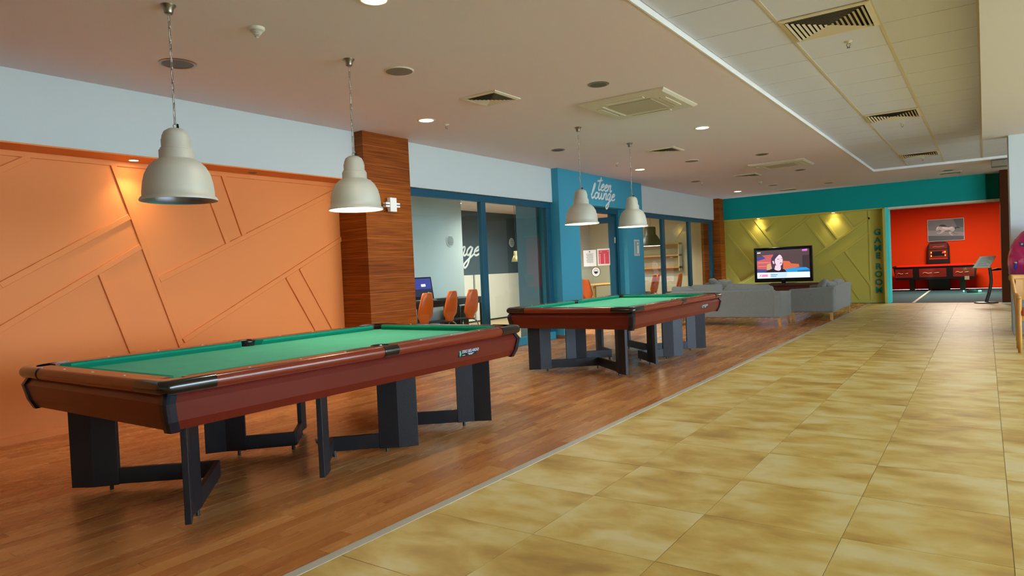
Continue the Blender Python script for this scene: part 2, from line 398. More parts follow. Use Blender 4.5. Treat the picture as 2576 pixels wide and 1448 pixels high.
# lounge room behind the glass
sbox('wall_lounge_back', m_slate, -10.5, -10.2, 5.4, 15.0, 0, 2.75)
sbox('wall_lounge_back_2', mat('pale_grey_paint', (206, 200, 198), .7), -10.5, -10.2, 15.0, 19.3, 0, 2.75)
sbox('wall_lounge_dado', mat('lounge_dado', (214, 210, 196), .6), -10.2, -10.16, 13.0, 19.25, .04, 1.15)
sbox('wall_lounge_dado_2', mat('lounge_dado', (214, 210, 196), .6), -10.2, -10.16, 12.45, 12.92, .04, 1.15)
sbox('wall_lounge_partition', m_pale, -10.2, -8.3, 5.4, 10.27, 0, 2.70)
sbox('wall_lounge_near', m_pale, -10.2, -6.5, 5.3, 5.64, 0, 2.75)
sbox('wall_lounge_far', m_cream, -10.3, -6.5, 19.0, 19.3, 0, 2.75)
sbox('ceiling_4', m_ceil, -10.4, -6.42, 5.4, 19.3, 2.70, 2.80)
sbox('floor_3', mat('lounge_floor', (168, 140, 100), .35), -10.2, -6.46, 5.6, 19.0, -.013, -.001)
sbox('wall_lounge_column', m_slate, -10.2, -9.85, 14.9, 15.35, 0, 2.7)
# ---- far wall
sbox('wall_far_band', m_teal, -5.965, .05, 19.0, 19.22, ZS - .01, ZC)
sbox('wall_far_band_2', m_teal, .05, 7.6, 19.2, 19.4, 2.30, ZC)
wf = sbox('wall_far', m_yellow, -6.5, -2.0, 19.25, 19.42, 0, ZC)
sbox('trim_6', m_yellow, -5.965, -2.0, 19.0, 19.25, ZS - .03, ZS - .011)
sbox('trim_7', m_yellow, -2.05, -1.995, 19.0, 19.42, 0, ZS - .01)
sbox('trim_8', m_cyan, -1.995, -1.925, 19.0, 19.42, 0, ZS - .01)
sbox('trim_9', m_vent, -1.93, .3, 19.0, 19.4, ZS - .06, ZS - .012)
YB = [[[-5.953, 1.963], [-5.1, 0.80]], [[-5.596, 2.312], [-5.07, 1.591]], [[-5.191, 2.321], [-4.5, 1.33]], [[-5.971, 1.098], [-5.629, 0.598]], [[-5.984, 0.734], [-5.6, 0.2]],
      [[-5.602, 0.598], [-4.9, 1.0]], [[-4.603, 2.314], [-4.923, 2.029]], [[-3.765, 2.299], [-4.65, 1.661]], [[-3.879, 2.177], [-3.382, 1.455]], [[-3.512, 2.291], [-3.105, 1.657]],
      [[-3.016, 2.313], [-2.74, 1.912]], [[-2.362, 2.146], [-4.0, 1.03]], [[-2.372, 1.773], [-3.9, 0.70]], [[-2.94, 1.329], [-2.387, 0.449]], [[-3.25, 1.114], [-2.611, 0.051]],
      [[-2.372, 2.308], [-2.372, 0.048]], [[-2.071, 2.307], [-2.071, 0.045]]]
for i, (a, b) in enumerate(YB): batten('F', a, b, .055, .02 + .0006 * (i % 4), m_yellow, wf)
sbox('baseboard_far', m_yellow, -5.965, -2.0, 19.225, 19.25, 0, .07)
sbox('wall_far_pillar', mat('dark_brown_pillar', (74, 38, 18), .8, spec=.1), .30, .62, 18.45, 19.1, 0, ZC - .001)
sbox('trim_10', m_strip, .28, .62, 18.42, 18.46, 0, .03)
# game room
sbox('wall_game_back', m_red, -4.2, 3.0, 26.0, 26.2, 0, 2.8)
sbox('wall_game_left', m_red, -4.2, -4.0, 19.42, 26.0, 0, 2.8)
sbox('wall_game_right', m_red, 2.4, 2.6, 19.42, 26.0, 0, 2.8)
sbox('wall_game_front', m_red, .62, 2.6, 19.3, 19.42, 0, 2.8)
sbox('ceiling_5', m_slate, -4.2, 3.0, 19.3, 26.2, 2.72, 2.82)
sbox('floor_4', mat('teal_carpet', (30, 66, 72), .95, bump=.5, bscale=300), -4.2, 3.0, 18.99, 26.0, -.1, -.002)
sbox('trim_11', m_strip, -1.48, -1.42, 19.05, 25.95, -.01, .004)
# ---- the sides behind the camera: window front on the right, plain walls elsewhere
sbox('wall_near', m_cream, -6.6, 7.6, -5.2, -5.0, 0, 3.0)
sbox('wall_right_far', m_white, .62, 7.6, 19.0, 19.2, 0, ZC)
sbox('wall_right_sill', m_white, 7.4, 7.6, -5, 19.2, 0, .35)
sbox('wall_right_near_blocker', m_cream, 7.4, 7.6, -5, .4, .35, ZC)  # unseen solid wall, added to darken the near left side
sbox('wall_right_far_blocker', m_cream, 7.4, 7.6, 12.4, 19.2, .35, ZC)  # unseen solid wall, added to cut the daylight at the far end
for k in range(2, 5): sbox('wall_right_post', m_white, 7.35, 7.6, -5 + 3.4 * k, -4.7 + 3.4 * k, .35, ZC)

# ================================================================== POOL TABLES
LT, WT, ZR, ZB = 2.90, 1.63, .775, .535
def rail_profile(w, side):  # outer edge rounded
    return [(0, -.062), (-.004 + 0, -.02), (-.012, -.006), (-.03, 0), (-w, 0), (-w, -.06)]
def pool_table(loc, rz, label, plate=True):
    t = thing('pool_table', label, 'pool table', loc, rz, 'pool tables in a row on the laminate floor')
    hx, hy, rw = WT / 2, LT / 2, .115
    MB().box(-hx + rw - .03, hx - rw + .03, -hy + rw - .03, hy - rw + .03, ZR - .075, ZR - .042).obj('bed_cloth', m_cloth, t)
    # cushions: six green strips with slanted noses
    def cushion(x0, y0, x1, y1, nx, ny):
        d = Vector((x1 - x0, y1 - y0, 0)); L = d.length; d.normalize(); n = Vector((nx, ny, 0))
        def ring(s, cut): 
            b = Vector((x0, y0, 0)) + d * s
            return [b + Vector((0, 0, ZR - .002)), b + n * .05 + d * cut + Vector((0, 0, ZR - .004)), b + n * .052 + d * cut + Vector((0, 0, ZR - .016)), b + n * .036 + d * cut * .7 + Vector((0, 0, ZR - .043)), b + Vector((0, 0, ZR - .043))]
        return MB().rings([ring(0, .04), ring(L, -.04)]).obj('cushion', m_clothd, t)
    cx, cy = hx - rw, hy - rw
    for sx in (-1, 1):
        cushion(sx * cx, -cy + .06, sx * cx, -.055, -sx, 0); cushion(sx * cx, .055, sx * cx, cy - .06, -sx, 0)
    for sy in (-1, 1): cushion(-cx + .06, sy * cy, cx - .06, sy * cy, 0, -sy)
    # wooden rails, rounded on the outside
    def rail(p0, p1, out):
        p0, p1, out = Vector(p0 + (0,)), Vector(p1 + (0,)), Vector(out + (0,))
        pr = [(-rw, -.058), (-.012, -.066)] + [(-.020 + .027 * math.cos(a * PI / 12), -.033 + .033 * math.sin(a * PI / 12)) for a in range(-5, 7)] + [(-.04, .0), (-rw, 0)]
        mb = MB(); mb.rings([[p + out * a + Vector((0, 0, ZR + b)) for a, b in pr] for p in (p0, p1)])
        o = mb.obj('rail', m_rail, t, smooth=True); e = o.modifiers.new('edge', 'EDGE_SPLIT'); e.split_angle = .7; return o
    for sx in (-1, 1):
        rail((sx * hx, -hy + .15), (sx * hx, -.055), (sx, 0)); rail((sx * hx, .055), (sx * hx, hy - .15), (sx, 0))
    for sy in (-1, 1): rail((-hx + .15, sy * hy), (hx - .15, sy * hy), (0, sy))
    # corner caps (black, L-shaped in plan with a pocket mouth) and side caps
    def lprof(out_off): return [(.008, -.058), (.008, -.03), (.002, -.012), (-.008, .0015), (-.026, .004)]
    for sx in (-1, 1):
        for sy in (-1, 1):
            pl = []
            for a in range(0, 91, 15):
                an = math.radians(a); pl.append((hx - .05 + .056 * math.cos(an), hy - .05 + .056 * math.sin(an)))
            outer = [(hx + .006, hy - .26)] + pl + [(hx - .26, hy + .006)]
            inner = [(hx - .26, hy - .03), (hx - .15, hy - .035), (hx - .095, hy - .06), (hx - .06, hy - .095), (hx - .035, hy - .15), (hx - .03, hy - .26)]
            rings = []
            for off, zz in [(-.020 + .026 * math.cos(a * PI / 12), -.031 + .034 * math.sin(a * PI / 12)) for a in range(-5, 7)] + [(-.03, .0035)]:
                c0 = Vector((hx - .13, hy - .13)); ring = []
                for q in outer:
                    v = Vector(q); dirv = Vector((1 if v.x > hx - .05 else 0, 1 if v.y > hy - .05 else 0)); v = v + dirv * off
                    ring.append((v.x * sx, v.y * sy, ZR + zz))
                for q in inner: ring.append((q[0] * sx, q[1] * sy, ZR + zz))
                rings.append([Vector(r) for r in ring])
            o = MB().rings(rings).obj('corner_cap', m_blackpl, t, smooth=True); e = o.modifiers.new('edge', 'EDGE_SPLIT'); e.split_angle = .8
            # leather mouth
            mb = MB()
            px, py = hx - .098, hy - .098
            mb.prism([(sx * (px + .062 * math.cos(math.radians(a))), sy * (py + .062 * math.sin(math.radians(a)))) for a in range(0, 360, 24)], ZR - .12, ZR - .012)
            mb.obj('pocket', m_hole, t)
            MB().rings([[Vector((sx * x, sy * y, z)) for x, y in ((hx - .035, hy - .012), (hx - .012, hy - .035), (hx - .012, hy - .06), (hx - .06, hy - .012))] for z in (ZB - .012, ZR - .06)])
            # vertical corner trim
            mb = MB(); rr = []
            for zz, ins in ((ZR - .062, .026), (ZR - .105, .004), (ZB + .045, .021), (ZB - .010, .044)):
                a, b = hx - ins, hy - ins
                rr.append([Vector((sx * x, sy * y, zz)) for x, y in ((a - .05, b + .003), (a - .018, b + .003), (a - .004, b - .001), (a, b - .005), (a + .003, b - .018), (a + .003, b - .05), (a - .02, b - .05), (a - .05, b - .02))])
            mb.rings(rr).obj('corner_trim', m_navy, t)
        # side pocket
        mb = MB(); pr = [(-.05, 0), (-.035, .003)] + [(-.018 + .030 * math.cos(a * PI / 10), -.033 + .036 * math.sin(a * PI / 10)) for a in range(5, -5, -1)] + [(-.03, -.067)]
        mb.rings([[Vector((sx * (hx + a), y, ZR + b)) for a, b in pr] for y in (-.062, .062)]).obj('side_cap', m_blackpl, t, bevel=.003)
        MB().prism([(sx * (hx - .095 + .056 * math.cos(math.radians(a))), .056 * math.sin(math.radians(a))) for a in range(0, 360, 24)], ZR - .13, ZR - .010).obj('pocket', m_hole, t)
        MB().lathe([(.058, -.02), (.066, .002), (.058, .003), (.052, -.02)], 20, sx * (hx - .095), 0, Matrix.Translation((0, 0, ZR))).obj('pocket_ring', m_blackpl, t)
    # sights
    dm = None
    spots = [(s * (hx - .055), sy * y) for s in (-1, 1) for sy in (-1, 1) for y in (.33, .65, .97)] + [(x, s * (hy - .055)) for s in (-1, 1) for x in (-.34, 0, .34)]
    for x, y in spots:
        if dm is None: o = MB().cyl(0, 0, 0, .0015, .0065, 10).obj('sight', m_dot, t, (x, y, ZR)); dm = o.data
        else: o = bpy.data.objects.new('sight', dm); C.objects.link(o); o.parent = t; o.location = (x, y, ZR)
    # apron: bulging panels leaning in towards the bottom
    prof = [(.034, ZR - .058), (.036, ZR - .064), (.012, ZR - .105), (.030, ZB + .045), (.052, ZB)]
    def apron(a, b, out, c):
        a, b, out = Vector(a + (0,)), Vector(b + (0,)), Vector(out + (0,)); dd = (b - a).normalized()
        mb = MB(); mb.sm = False
        R1, R2 = [], []
        for ins, z in prof: R1.append(a - out * ins + dd * ins + Vector((0, 0, z))); R2.append(b - out * ins - dd * ins + Vector((0, 0, z)))
        for ins, z in reversed(prof): R1.append(a - out * (ins + .03) + dd * (ins + .03) + Vector((0, 0, z))); R2.append(b - out * (ins + .03) - dd * (ins + .03) + Vector((0, 0, z)))
        return mb.rings([R1, R2]).obj('apron', m_mahog, t)
    for s in (-1, 1):
        apron((s * hx, -hy), (s * hx, hy), (s, 0), 0); apron((-hx, s * hy), (hx, s * hy), (0, s), 0)
    MB().box(-hx + .09, hx - .09, -hy + .09, hy - .09, ZB + .03, ZR - .08).obj('slate_bed', m_hole, t)
    # base: four V frames, each of two folded uprights and two floor bars
    def V(f1, ap, f2):
        root = None
        ap = Vector(ap)
        for f, sg in ((f1, 1), (f2, -1)):
            f = Vector(f); u = (ap - f).normalized(); side = Vector((-u.y, u.x))
            # convex towards the inside of the V
            mid = (Vector(f1) + Vector(f2)) / 2; ins = side if side.dot(mid - f) > 0 else -side
            a = f; k = f + u * .135 + ins * .02; e = f + u * .27
            th = .032
            n1 = ins
            poly = [tuple(a), tuple(k), tuple(e), tuple(e - n1 * th), tuple(k - n1 * th), tuple(a - n1 * th)]
            lg = MB().prism(poly, .028, ZB + .05).obj('leg', m_leg, t, bevel=.003)
            bar = [tuple(e - u * .02 - n1 * .002), tuple(ap + u * .02 - n1 * .002), tuple(ap + u * .02 - n1 * (th - .002)), tuple(e - u * .02 - n1 * (th - .002))]
            MB().prism(bar, .032, .13).obj('floor_bar', m_leg, t, bevel=.003)
            MB().cyl(*(f + u * .22 - n1 * .016), 0, .032, .011, 12).obj('foot', m_dark, t)
        q = ap; MB().cyl(q.x, q.y, 0, .04, .013, 12).obj('foot', m_dark, t)
    V((-.63, -1.28), (0, -.74), (.62, -1.28)); V((-.62, 1.26), (0, .72), (.62, 1.26))
    V((.63, -.42), (.22, 0), (.63, .40)); V((-.63, -.42), (-.22, 0), (-.63, .40))
    # name plate on the +x apron
    plate_o = MB().box(0, .003, -.105, .105, -.030, .034).obj('nameplate', mat('plate_black', (14, 14, 20), .3), t, (hx - .0205, .78, ZB + .105), bevel=.001)
    rot_to(plate_o, (0, math.radians(6), 0))
    def txt(s, size, y, z, m, name='lettering', sh=.0):
        cu = bpy.data.curves.new(name, 'FONT'); cu.body = s; cu.size = size; cu.extrude = .0006; cu.shear = sh; cu.offset = size * .012
        tmp = bpy.data.objects.new(name, cu); C.objects.link(tmp)
        me = bpy.data.meshes.new_from_object(tmp, depsgraph=bpy.context.evaluated_depsgraph_get()); bpy.data.objects.remove(tmp)
        me.materials.clear(); me.materials.append(m); o = bpy.data.objects.new(name, me); C.objects.link(o); o.parent = plate_o
        o.matrix_local = Matrix(((0, 0, 1, .0035), (1, 0, 0, y), (0, 1, 0, z), (0, 0, 0, 1))); return o
    mt = mat('plate_letters', (190, 215, 235), .4)
    txt('ZEKİ BİLARDO', .029, -.070, -.004, mt, sh=.15)
    mb = MB(); mb.box(.003, .0036, .0, .07, -.016, -.012).box(.003, .0036, .012, .055, -.023, -.019).box(.003, .0036, -.062, -.03, -.022, -.018).obj('underline', mt, plate_o)
    # emblem: green cloth figure with a pink ball
    mb = MB(); Mx = Matrix(((0, 0, 1, .003), (1, 0, 0, 0), (0, 1, 0, 0), (0, 0, 0, 1)))
    mb.prism([(-.1, .03), (-.092, .026), (-.082, .018), (-.08, .004), (-.074, -.010), (-.08, -.022), (-.088, -.027), (-.094, -.016), (-.092, 0), (-.096, .014)], 0, .0008, Mx)
    mb.obj('emblem', mat('emblem_green', (60, 190, 165), .4), plate_o)
    mb = MB(); mb.prism([(-.078 + .006 * math.cos(a * PI / 6), .026 + .006 * math.sin(a * PI / 6)) for a in range(12)], 0, .0009, Mx); mb.obj('emblem_ball', mat('emblem_pink', (225, 150, 165), .4), plate_o)
    return t
T1 = pool_table((-3.89, 3.05, 0), 0, 'nearest pool table, standing before the orange wall, green cloth and mahogany sides')
T2 = pool_table((-3.83, 7.95, 0), 0, 'farther pool table, standing between the nearest table and the grey sofas')

# ================================================================== PENDANT LAMPS
def pendant(name, x, y, zb, label, lit, r=.212, sway=(0, 0), lid='pendant lamps over the pool tables'):
    t = thing(name, label, 'lamp', (x, y, zb), 0, lid)
    H = ZC - zb; k = r / .212
    out = [(.212, 0), (.214, .006), (.207, .018), (.197, .022), (.197, .05), (.190, .10), (.178, .145), (.155, .185), (.125, .213), (.100, .224), (.096, .228), (.096, .272), (.088, .28)]
    KZ = 1.09; out = [(a * k, b * k * KZ) for a, b in out]
    inn = [(a - .004, b - .002) for a, b in reversed(out[4:10])] + [(.194 * k, .024 * k), (.208 * k, .003)]
    sh = MB().lathe(out, 40).obj('shade', m_lampo, t)
    MB().lathe([(.02, .236 * k)] + inn, 40).obj('shade_lining', m_lampi if lit else m_lampm, sh)
    MB().lathe([(.086 * k, .274 * k), (.088 * k, .279 * k), (.088 * k, .285 * k), (.081 * k, .29 * k), (.082 * k, .33 * k), (.078 * k, .335 * k), (.076 * k, .35 * k), (.064 * k, .375 * k), (.04 * k, .39 * k), (.0, .395 * k)], 32, M=Matrix.Diagonal((1, 1, KZ, 1))).obj('cap', m_lampo, t)
    zt = .395 * k * KZ
    MB().tube([(0, .012 * math.cos(a), zt + .012 + .014 * math.sin(a)) for a in [i * PI / 6 for i in range(12)]], .003, 6, closed=True).obj('hook', m_chrome, t)
    MB().cyl(.022, .004, zt - .01, zt + .022, .009, 10, .006).obj('cable_gland', m_blackpl, t)
    # chain
    z = zt + .025; n = int((H - .06 - z) / .040)
    step = (H - .055 - z) / n; lm = None
    for i in range(n):
        zz = z + step * (i + .5); a = (i % 2) * PI / 2 + .25
        if lm is None:
            pts = [(.0065 * math.cos(q), 0, (.016 if math.sin(q) > 0 else -.016) + .0065 * math.sin(q)) for q in [j * PI / 4 + PI / 8 for j in range(8)]]
            o = MB().tube(pts, .0024, 5, closed=True).obj('chain_link', m_chrome, t, (0, 0, zz)); lm = o.data
            o.scale.z = step / .040
        else: o = bpy.data.objects.new('chain_link', lm); C.objects.link(o); o.parent = t; o.location = (0, 0, zz); o.scale.z = step / .040
        o.rotation_euler = (0, 0, a)
    pts = [(.022, .004, zt + .02)]
    m = 14
    for i in range(m + 1):
        f = i / m; pts.append((.008 * math.sin(i * 2.4), .008 * math.cos(i * 2.4 + 1), zt + .05 + (H - .07 - zt - .05) * f))
    MB().tube(smooth_pts(pts, 4), .0024, 6).obj('cord', mat('cord_white', (214, 210, 196), .5), t)
    MB().lathe([(.0, H - .055), (.022, H - .055), (.026, H - .045), (.03, H - .022), (.043, H - .008), (.046, H - .001)], 24).obj('canopy', m_chrome, t)
    MB().lathe([(.0, .12), (.02, .12), (.035, .135), (.04, .155), (.03, .18), (.02, .2)], 16).obj('bulb', m_bulb if lit else m_white, t)
    if lit:
        l = bpy.data.lights.new('bulb_light', 'POINT'); l.energy = K_PEND; l.color = (1, .88, .68); l.shadow_soft_size = .04
        lo = bpy.data.objects.new('bulb_light', l); C.objects.link(lo); lo.parent = t; lo.location = (0, 0, .09)
    return t
pendant('pendant_lamp', -4.10, 2.30, 1.737, 'nearest pendant lamp, unlit with a silvery inside, over the near table', False, .222)
pendant('pendant_lamp', -4.10, 3.75, 1.75, 'second nearest pendant lamp, hanging in front of the wooden pillar', True)
pendant('pendant_lamp', -4.085, 7.42, 1.75, 'third nearest pendant lamp, hanging left of the teen lounge lettering', True)
pendant('pendant_lamp', -4.095, 8.93, 1.758, 'farthest pendant lamp over the tables, hanging right of the teen lounge lettering', True)

# ================================================================== CEILING FITTINGS
def downlight(x, y, label, on, r=.085):
    t = thing('downlight', label, 'ceiling light', (x, y, ZC), 0, 'round recessed downlights in the plaster ceiling')
    MB().lathe([(r - .012, -.002), (r - .008, -.007), (r + .008, -.006), (r + .014, 0)], 32).obj('ring', m_chrome if not on else m_vent, t)
    if on:
        MB().cyl(0, 0, -.004, .002, r - .01, 28).obj('lens', m_lightw, t)
        l = bpy.data.lights.new('lamp_light', 'SPOT'); l.energy = K_DOWN; l.color = (1, .9, .74); l.spot_size = 2.5; l.spot_blend = .9; l.shadow_soft_size = r
        lo = bpy.data.objects.new('lamp_light', l); C.objects.link(lo); lo.parent = t; lo.location = (0, 0, -.02)
    else:
        MB().lathe([(r - .012, -.003), (r - .02, -.0012), (r - .03, -.001)], 32).obj('reflector', m_dark, t)
        MB().cyl(0, 0, -.0025, 0, r - .012, 28).obj('lens', mat('unlit_lens', (70, 78, 70), .45), t)
    return t
DL = [(-5.135, 2.93, 0, 'unlit downlight with a wide copper ring above the nearest pendant lamp'), (-5.11, 5.78, 1, 'lit downlight nearest the top of the wooden pillar'),
      (-5.08, 8.60, 0, 'unlit downlight near the white band, left of the third pendant lamp'), (-5.10, 11.52, 1, 'lit downlight before the teen lounge entrance'),
      (-5.04, 14.24, 0, 'small unlit downlight near the white band past the entrance'), (-5.04, 17.25, 1, 'lit downlight nearest the teal band'),
      (-3.09, 3.06, 1, 'lit downlight cut by the top edge of the picture'), (-2.976, 5.84, 0, 'unlit dark downlight just in front of the near air conditioner'),
      (-2.95, 8.66, 1, 'lit downlight between the two ceiling air conditioners'), (-2.976, 11.62, 0, 'unlit downlight just before the far air conditioner'),
      (-2.95, 14.31, 0, 'unlit downlight just behind the far air conditioner'), (-2.98, 17.48, 0, 'unlit downlight near the middle of the teal band'),
      (-.607, 17.4, 0, 'unlit downlight above the game room opening')]
for x, y, on, lb in DL: downlight(x, y, lb, on, .125 if y < 3 and x < -5 else .09)
for x, y, lb in [(-4.026, 4.24, 'round flat speaker disc in the ceiling between the two nearest pendant lamps'), (-4.053, 11.3, 'round flat speaker disc behind the farther pendant lamps'), (-4.03, 16.6, 'small round flat speaker disc nearest the far wall')]:
    o = thing('ceiling_speaker', lb, 'speaker', (x, y, ZC), 0, 'flat speaker discs in the ceiling')
    MB().lathe([(.125, 0), (.122, -.008), (.112, -.009)], 32).obj('rim', m_vent, o); MB().lathe([(.112, -.009), (.06, -.012), (0, -.013)], 32).obj('grille', m_grille, o)
for x, y, lb in [(-4.038, 2.877, 'cream smoke detector between the two nearest pendant lamps'), (-4.07, 15.65, 'tiny smoke detector on the far ceiling before the teal band')]:
    o = thing('smoke_detector', lb, 'smoke detector', (x, y, ZC), 0, 'smoke detectors on the ceiling')
    MB().lathe([(.055, 0), (.055, -.012), (.042, -.022)], 28).obj('base', m_beige, o)
    for k in range(5): MB().lathe([(.042 - k * .007, -.024 - k * .009), (.038 - k * .007, -.029 - k * .009)], 20, cap=True).obj('ring', m_beige, o)
    MB().lathe([(.03, -.022), (.012, -.06), (0, -.062)], 16).obj('core', m_dark, o)
    MB().lathe([(.008, -.06), (.010, -.068), (0, -.07)], 12, cap=False).obj('tip', m_beige, o)
def sprinkler(x, y, z, lb):
    o = thing('sprinkler', lb, 'sprinkler', (x, y, z), 0, 'sprinkler heads in the ceiling')
    MB().lathe([(.032, 0), (.03, -.006), (.012, -.008), (.010, -.02)], 20).obj('rose', m_vent, o)
    MB().tube([(-.012, 0, -.018), (-.014, 0, -.035), (-.004, 0, -.048), (.004, 0, -.048), (.014, 0, -.035), (.012, 0, -.018)], .003, 6).obj('yoke', m_chrome, o)
    MB().cyl(0, 0, -.054, -.05, .014, 12).obj('deflector', m_chrome, o)
for a in [(-5.10, 6.115, ZC, 'sprinkler head beside the lit downlight by the wooden pillar'), (-5.05, 10.47, ZC, 'sprinkler head left of the farthest pendant chain'), (-5.016, 14.57, ZC, 'tiny sprinkler head past the teen lounge entrance'),
          (-.889, 6.29, ZT, 'sprinkler head in the tile after the nearest coffer vent'), (-.885, 10.73, ZT, 'sprinkler head in the tile after the middle coffer vent'), (-.92, 14.95, ZT, 'sprinkler head in the tile after the farthest coffer vent')]: sprinkler(*a)
def diffuser(x, y, z, s, sy, lb, n=6, grp='square air vents in the ceiling', zi=-.003, zb=-.0005):
    t = thing('air_vent', lb, 'air vent', (x, y, z), 0, grp)
    h = s / 2; hy = sy / 2
    MB().box(-h + .03, h - .03, -hy + .03, hy - .03, zb, .019).obj('backing', m_hole, t)  # near-black colour stands in for the shade deep in the duct
    mb = MB()
    def sq(a, b, z): return [Vector((-a, -b, z)), Vector((a, -b, z)), Vector((a, b, z)), Vector((-a, b, z))]
    mb.rings([sq(h, hy, 0), sq(h, hy, -.008), sq(h - .035, hy - .035, -.016), sq(h - .038, hy - .038, 0)], cap=False).obj('frame', m_vent, t)
    stp = (h - .045) / n
    for k in range(n):
        a = h - .045 - k * stp; b = a * (hy / h)
        MB().rings([sq(a, b, -.020), sq(a - stp * .52, b - stp * .52, -.0155), sq(a - stp * .54, b - stp * .54, -.0145), sq(a - .001, b - .001, -.0185)], cap=False).obj('louver', m_vent, t)
    return t
for a in [(-4.02, 5.52, ZC, .44, .44, 'square air vent in the plaster ceiling nearest the pendant lamps'), (-3.96, 9.90, ZC, .44, .44, 'square air vent right of the farthest pendant chain'),
          (-3.93, 14.2, ZC, .44, .42, 'narrow looking air vent between far air conditioner and wall'), (-4.03, 18.1, ZC, .44, .4, 'air vent nearest the teal band above the television'), (-.59, 17.95, ZC, .44, .4, 'air vent right above the game room opening')]: diffuser(*a)
for y, lb in [(6.0 - PT / 2, 'large louvered vent in the tiled coffer nearest the viewer'), (6.0 + 6.5 * PT, 'middle louvered vent in the tiled coffer'), (6.0 + 13.5 * PT, 'farthest louvered vent in the tiled coffer')]:
    diffuser(-.93, y, ZT, .616, .616, lb, 8, 'louvered vents set in the tiled coffer', .012, .015)
def cassette(x, y, sx, sy, lb):
    t = thing('air_conditioner', lb, 'air conditioner', (x, y, ZC), 0, 'ceiling cassette air conditioners')
    MB().rings([[Vector((a * sx / 2 - a * i, b * sy / 2 - b * i, z)) for a, b in ((-1, -1), (1, -1), (1, 1), (-1, 1))] for i, z in ((0, 0), (0, -.012), (.03, -.032), (.19, -.036), (.20, -.028), (.24, -.026))]).obj('panel', m_beige, t, bevel=.004)
    MB().box(-sx / 2 + .235, sx / 2 - .235, -sy / 2 + .235, sy / 2 - .235, -.036, -.02).obj('grille', mat('cassette_grille', (184, 176, 152), .7, bump=.8, bscale=500), t)
    for s in (-1, 1):
        o = MB().box(s * (sx / 2 - .115) - .03, s * (sx / 2 - .115) + .03, -sy / 2 + .26, sy / 2 - .26, -.040, -.033).obj('flap', m_vent, t, bevel=.003)
        MB().box(-sx / 2 + .26, sx / 2 - .26, s * (sy / 2 - .115) - .03, s * (sy / 2 - .115) + .03, -.040, -.033).obj('flap', m_vent, t, bevel=.003)
        MB().box(s * (sx / 2 - .148) - .003, s * (sx / 2 - .148) + .003, -sy / 2 + .25, sy / 2 - .25, -.0365, -.034).obj('slot', m_hole, t)
        MB().box(-sx / 2 + .25, sx / 2 - .25, s * (sy / 2 - .148) - .003, s * (sy / 2 - .148) + .003, -.0365, -.034).obj('slot', m_hole, t)
cassette(-3.02, 6.85, .96, .96, 'ceiling air conditioner nearest the viewer, large cream panel')
cassette(-3.02, 13.1, .96, .9, 'farther ceiling air conditioner, seen nearly edge on')
t = thing('hanging_air_unit', 'grey box unit under the ceiling beside the right column', 'air unit', (.42, 16.35, 2.81))
MB().box(-.28, .6, -.15, .15, 0, .118).obj('body', m_grille, t, bevel=.012); MB().box(.12, .5, -.155, -.15, .03, .09).obj('outlet', m_hole, t)
# soffit spots
def soffit_spot(x, y, lb, on, z=ZS, rim=m_vent):
    t = thing('soffit_spotlight', lb, 'spotlight', (x, y, z), 0, 'small spotlights under the soffits')
    MB().lathe([(.036, -.001), (.04, -.006), (.05, -.005), (.053, 0)], 24).obj('ring', m_chrome, t)
    MB().cyl(0, 0, -.004, .002, .037, 20).obj('lens', m_lightspot if on else m_dark, t)
    if on:
        l = bpy.data.lights.new('spot_light', 'SPOT'); l.energy = K_SPOT; l.color = (1, .80, .52); l.spot_size = 1.9; l.spot_blend = 1.0; l.shadow_soft_size = .03
        lo = bpy.data.objects.new('spot_light', l); C.objects.link(lo); lo.parent = t; lo.location = (0, 0, -.012)
    return t
soffit_spot(-6.30, 3.13, 'lit small spotlight in the soffit over the orange wall', 1)
soffit_spot(-6.30, 4.35, 'unlit small spotlight in the soffit over the orange wall', 0)
soffit_spot(-5.06, 19.14, 'lit spotlight over the yellow wall left of the television', 1, ZS - .03)
soffit_spot(-3.18, 19.14, 'lit spotlight over the yellow wall right of the television', 1, ZS - .03)

# ================================================================== WALL ITEMS
t = thing('wall_sensor', 'white cross shaped box fixed high on the wooden pillar', 'wall fixture', (-5.98, 6.0, 2.08))
MB().box(.0, .03, -.04, .04, -.05, .05).obj('bracket', m_vent, t); MB().box(.03, .085, -.055, .055, -.085, .085).obj('body', m_white, t, bevel=.005)  # cross-shaped box, meant as a sensor
MB().box(.02, .075, -.12, .12, .004, .026).obj('arm', m_white, t, bevel=.002); MB().box(.02, .075, -.12, .12, -.030, -.008).obj('arm', m_white, t, bevel=.002)
GL = {'t': ([[(.5, 2.0), (.35, 1.2), (.2, .3), (.35, 0), (.6, .15)], [(-.15, 1.35), (.8, 1.6)]], .62), 'e': ([[(.05, .45), (.45, .6), (.6, .9), (.4, 1.0), (.15, .7), (.1, .25), (.35, 0), (.75, .25)]], .68),
      'n': ([[(.15, 1.0), (.1, 0)], [(.1, .1), (.3, .8), (.5, 1.0), (.6, .8), (.55, .15), (.7, 0), (.9, .25)]], .8), 'l': ([[(0, .4), (.35, 1.3), (.5, 2.1), (.35, 2.2), (.2, 1.4), (.1, .3), (.3, 0), (.6, .3)]], .6),
      'o': ([[(.45, .95), (.15, .8), (.05, .3), (.3, 0), (.6, .3), (.6, .8), (.4, .95), (.75, .75)]], .72), 'u': ([[(.1, .95), (.05, .3), (.2, 0), (.45, .3), (.55, .95), (.55, .2), (.75, 0), (.95, .3)]], .85),
      'g': ([[(.6, .85), (.35, 1.0), (.1, .6), (.15, .1), (.4, .15), (.62, .9), (.5, 0), (.4, -1.0), (.15, -1.4), (0, -1.0), (.4, -.4), (.9, .2)]], .8)}
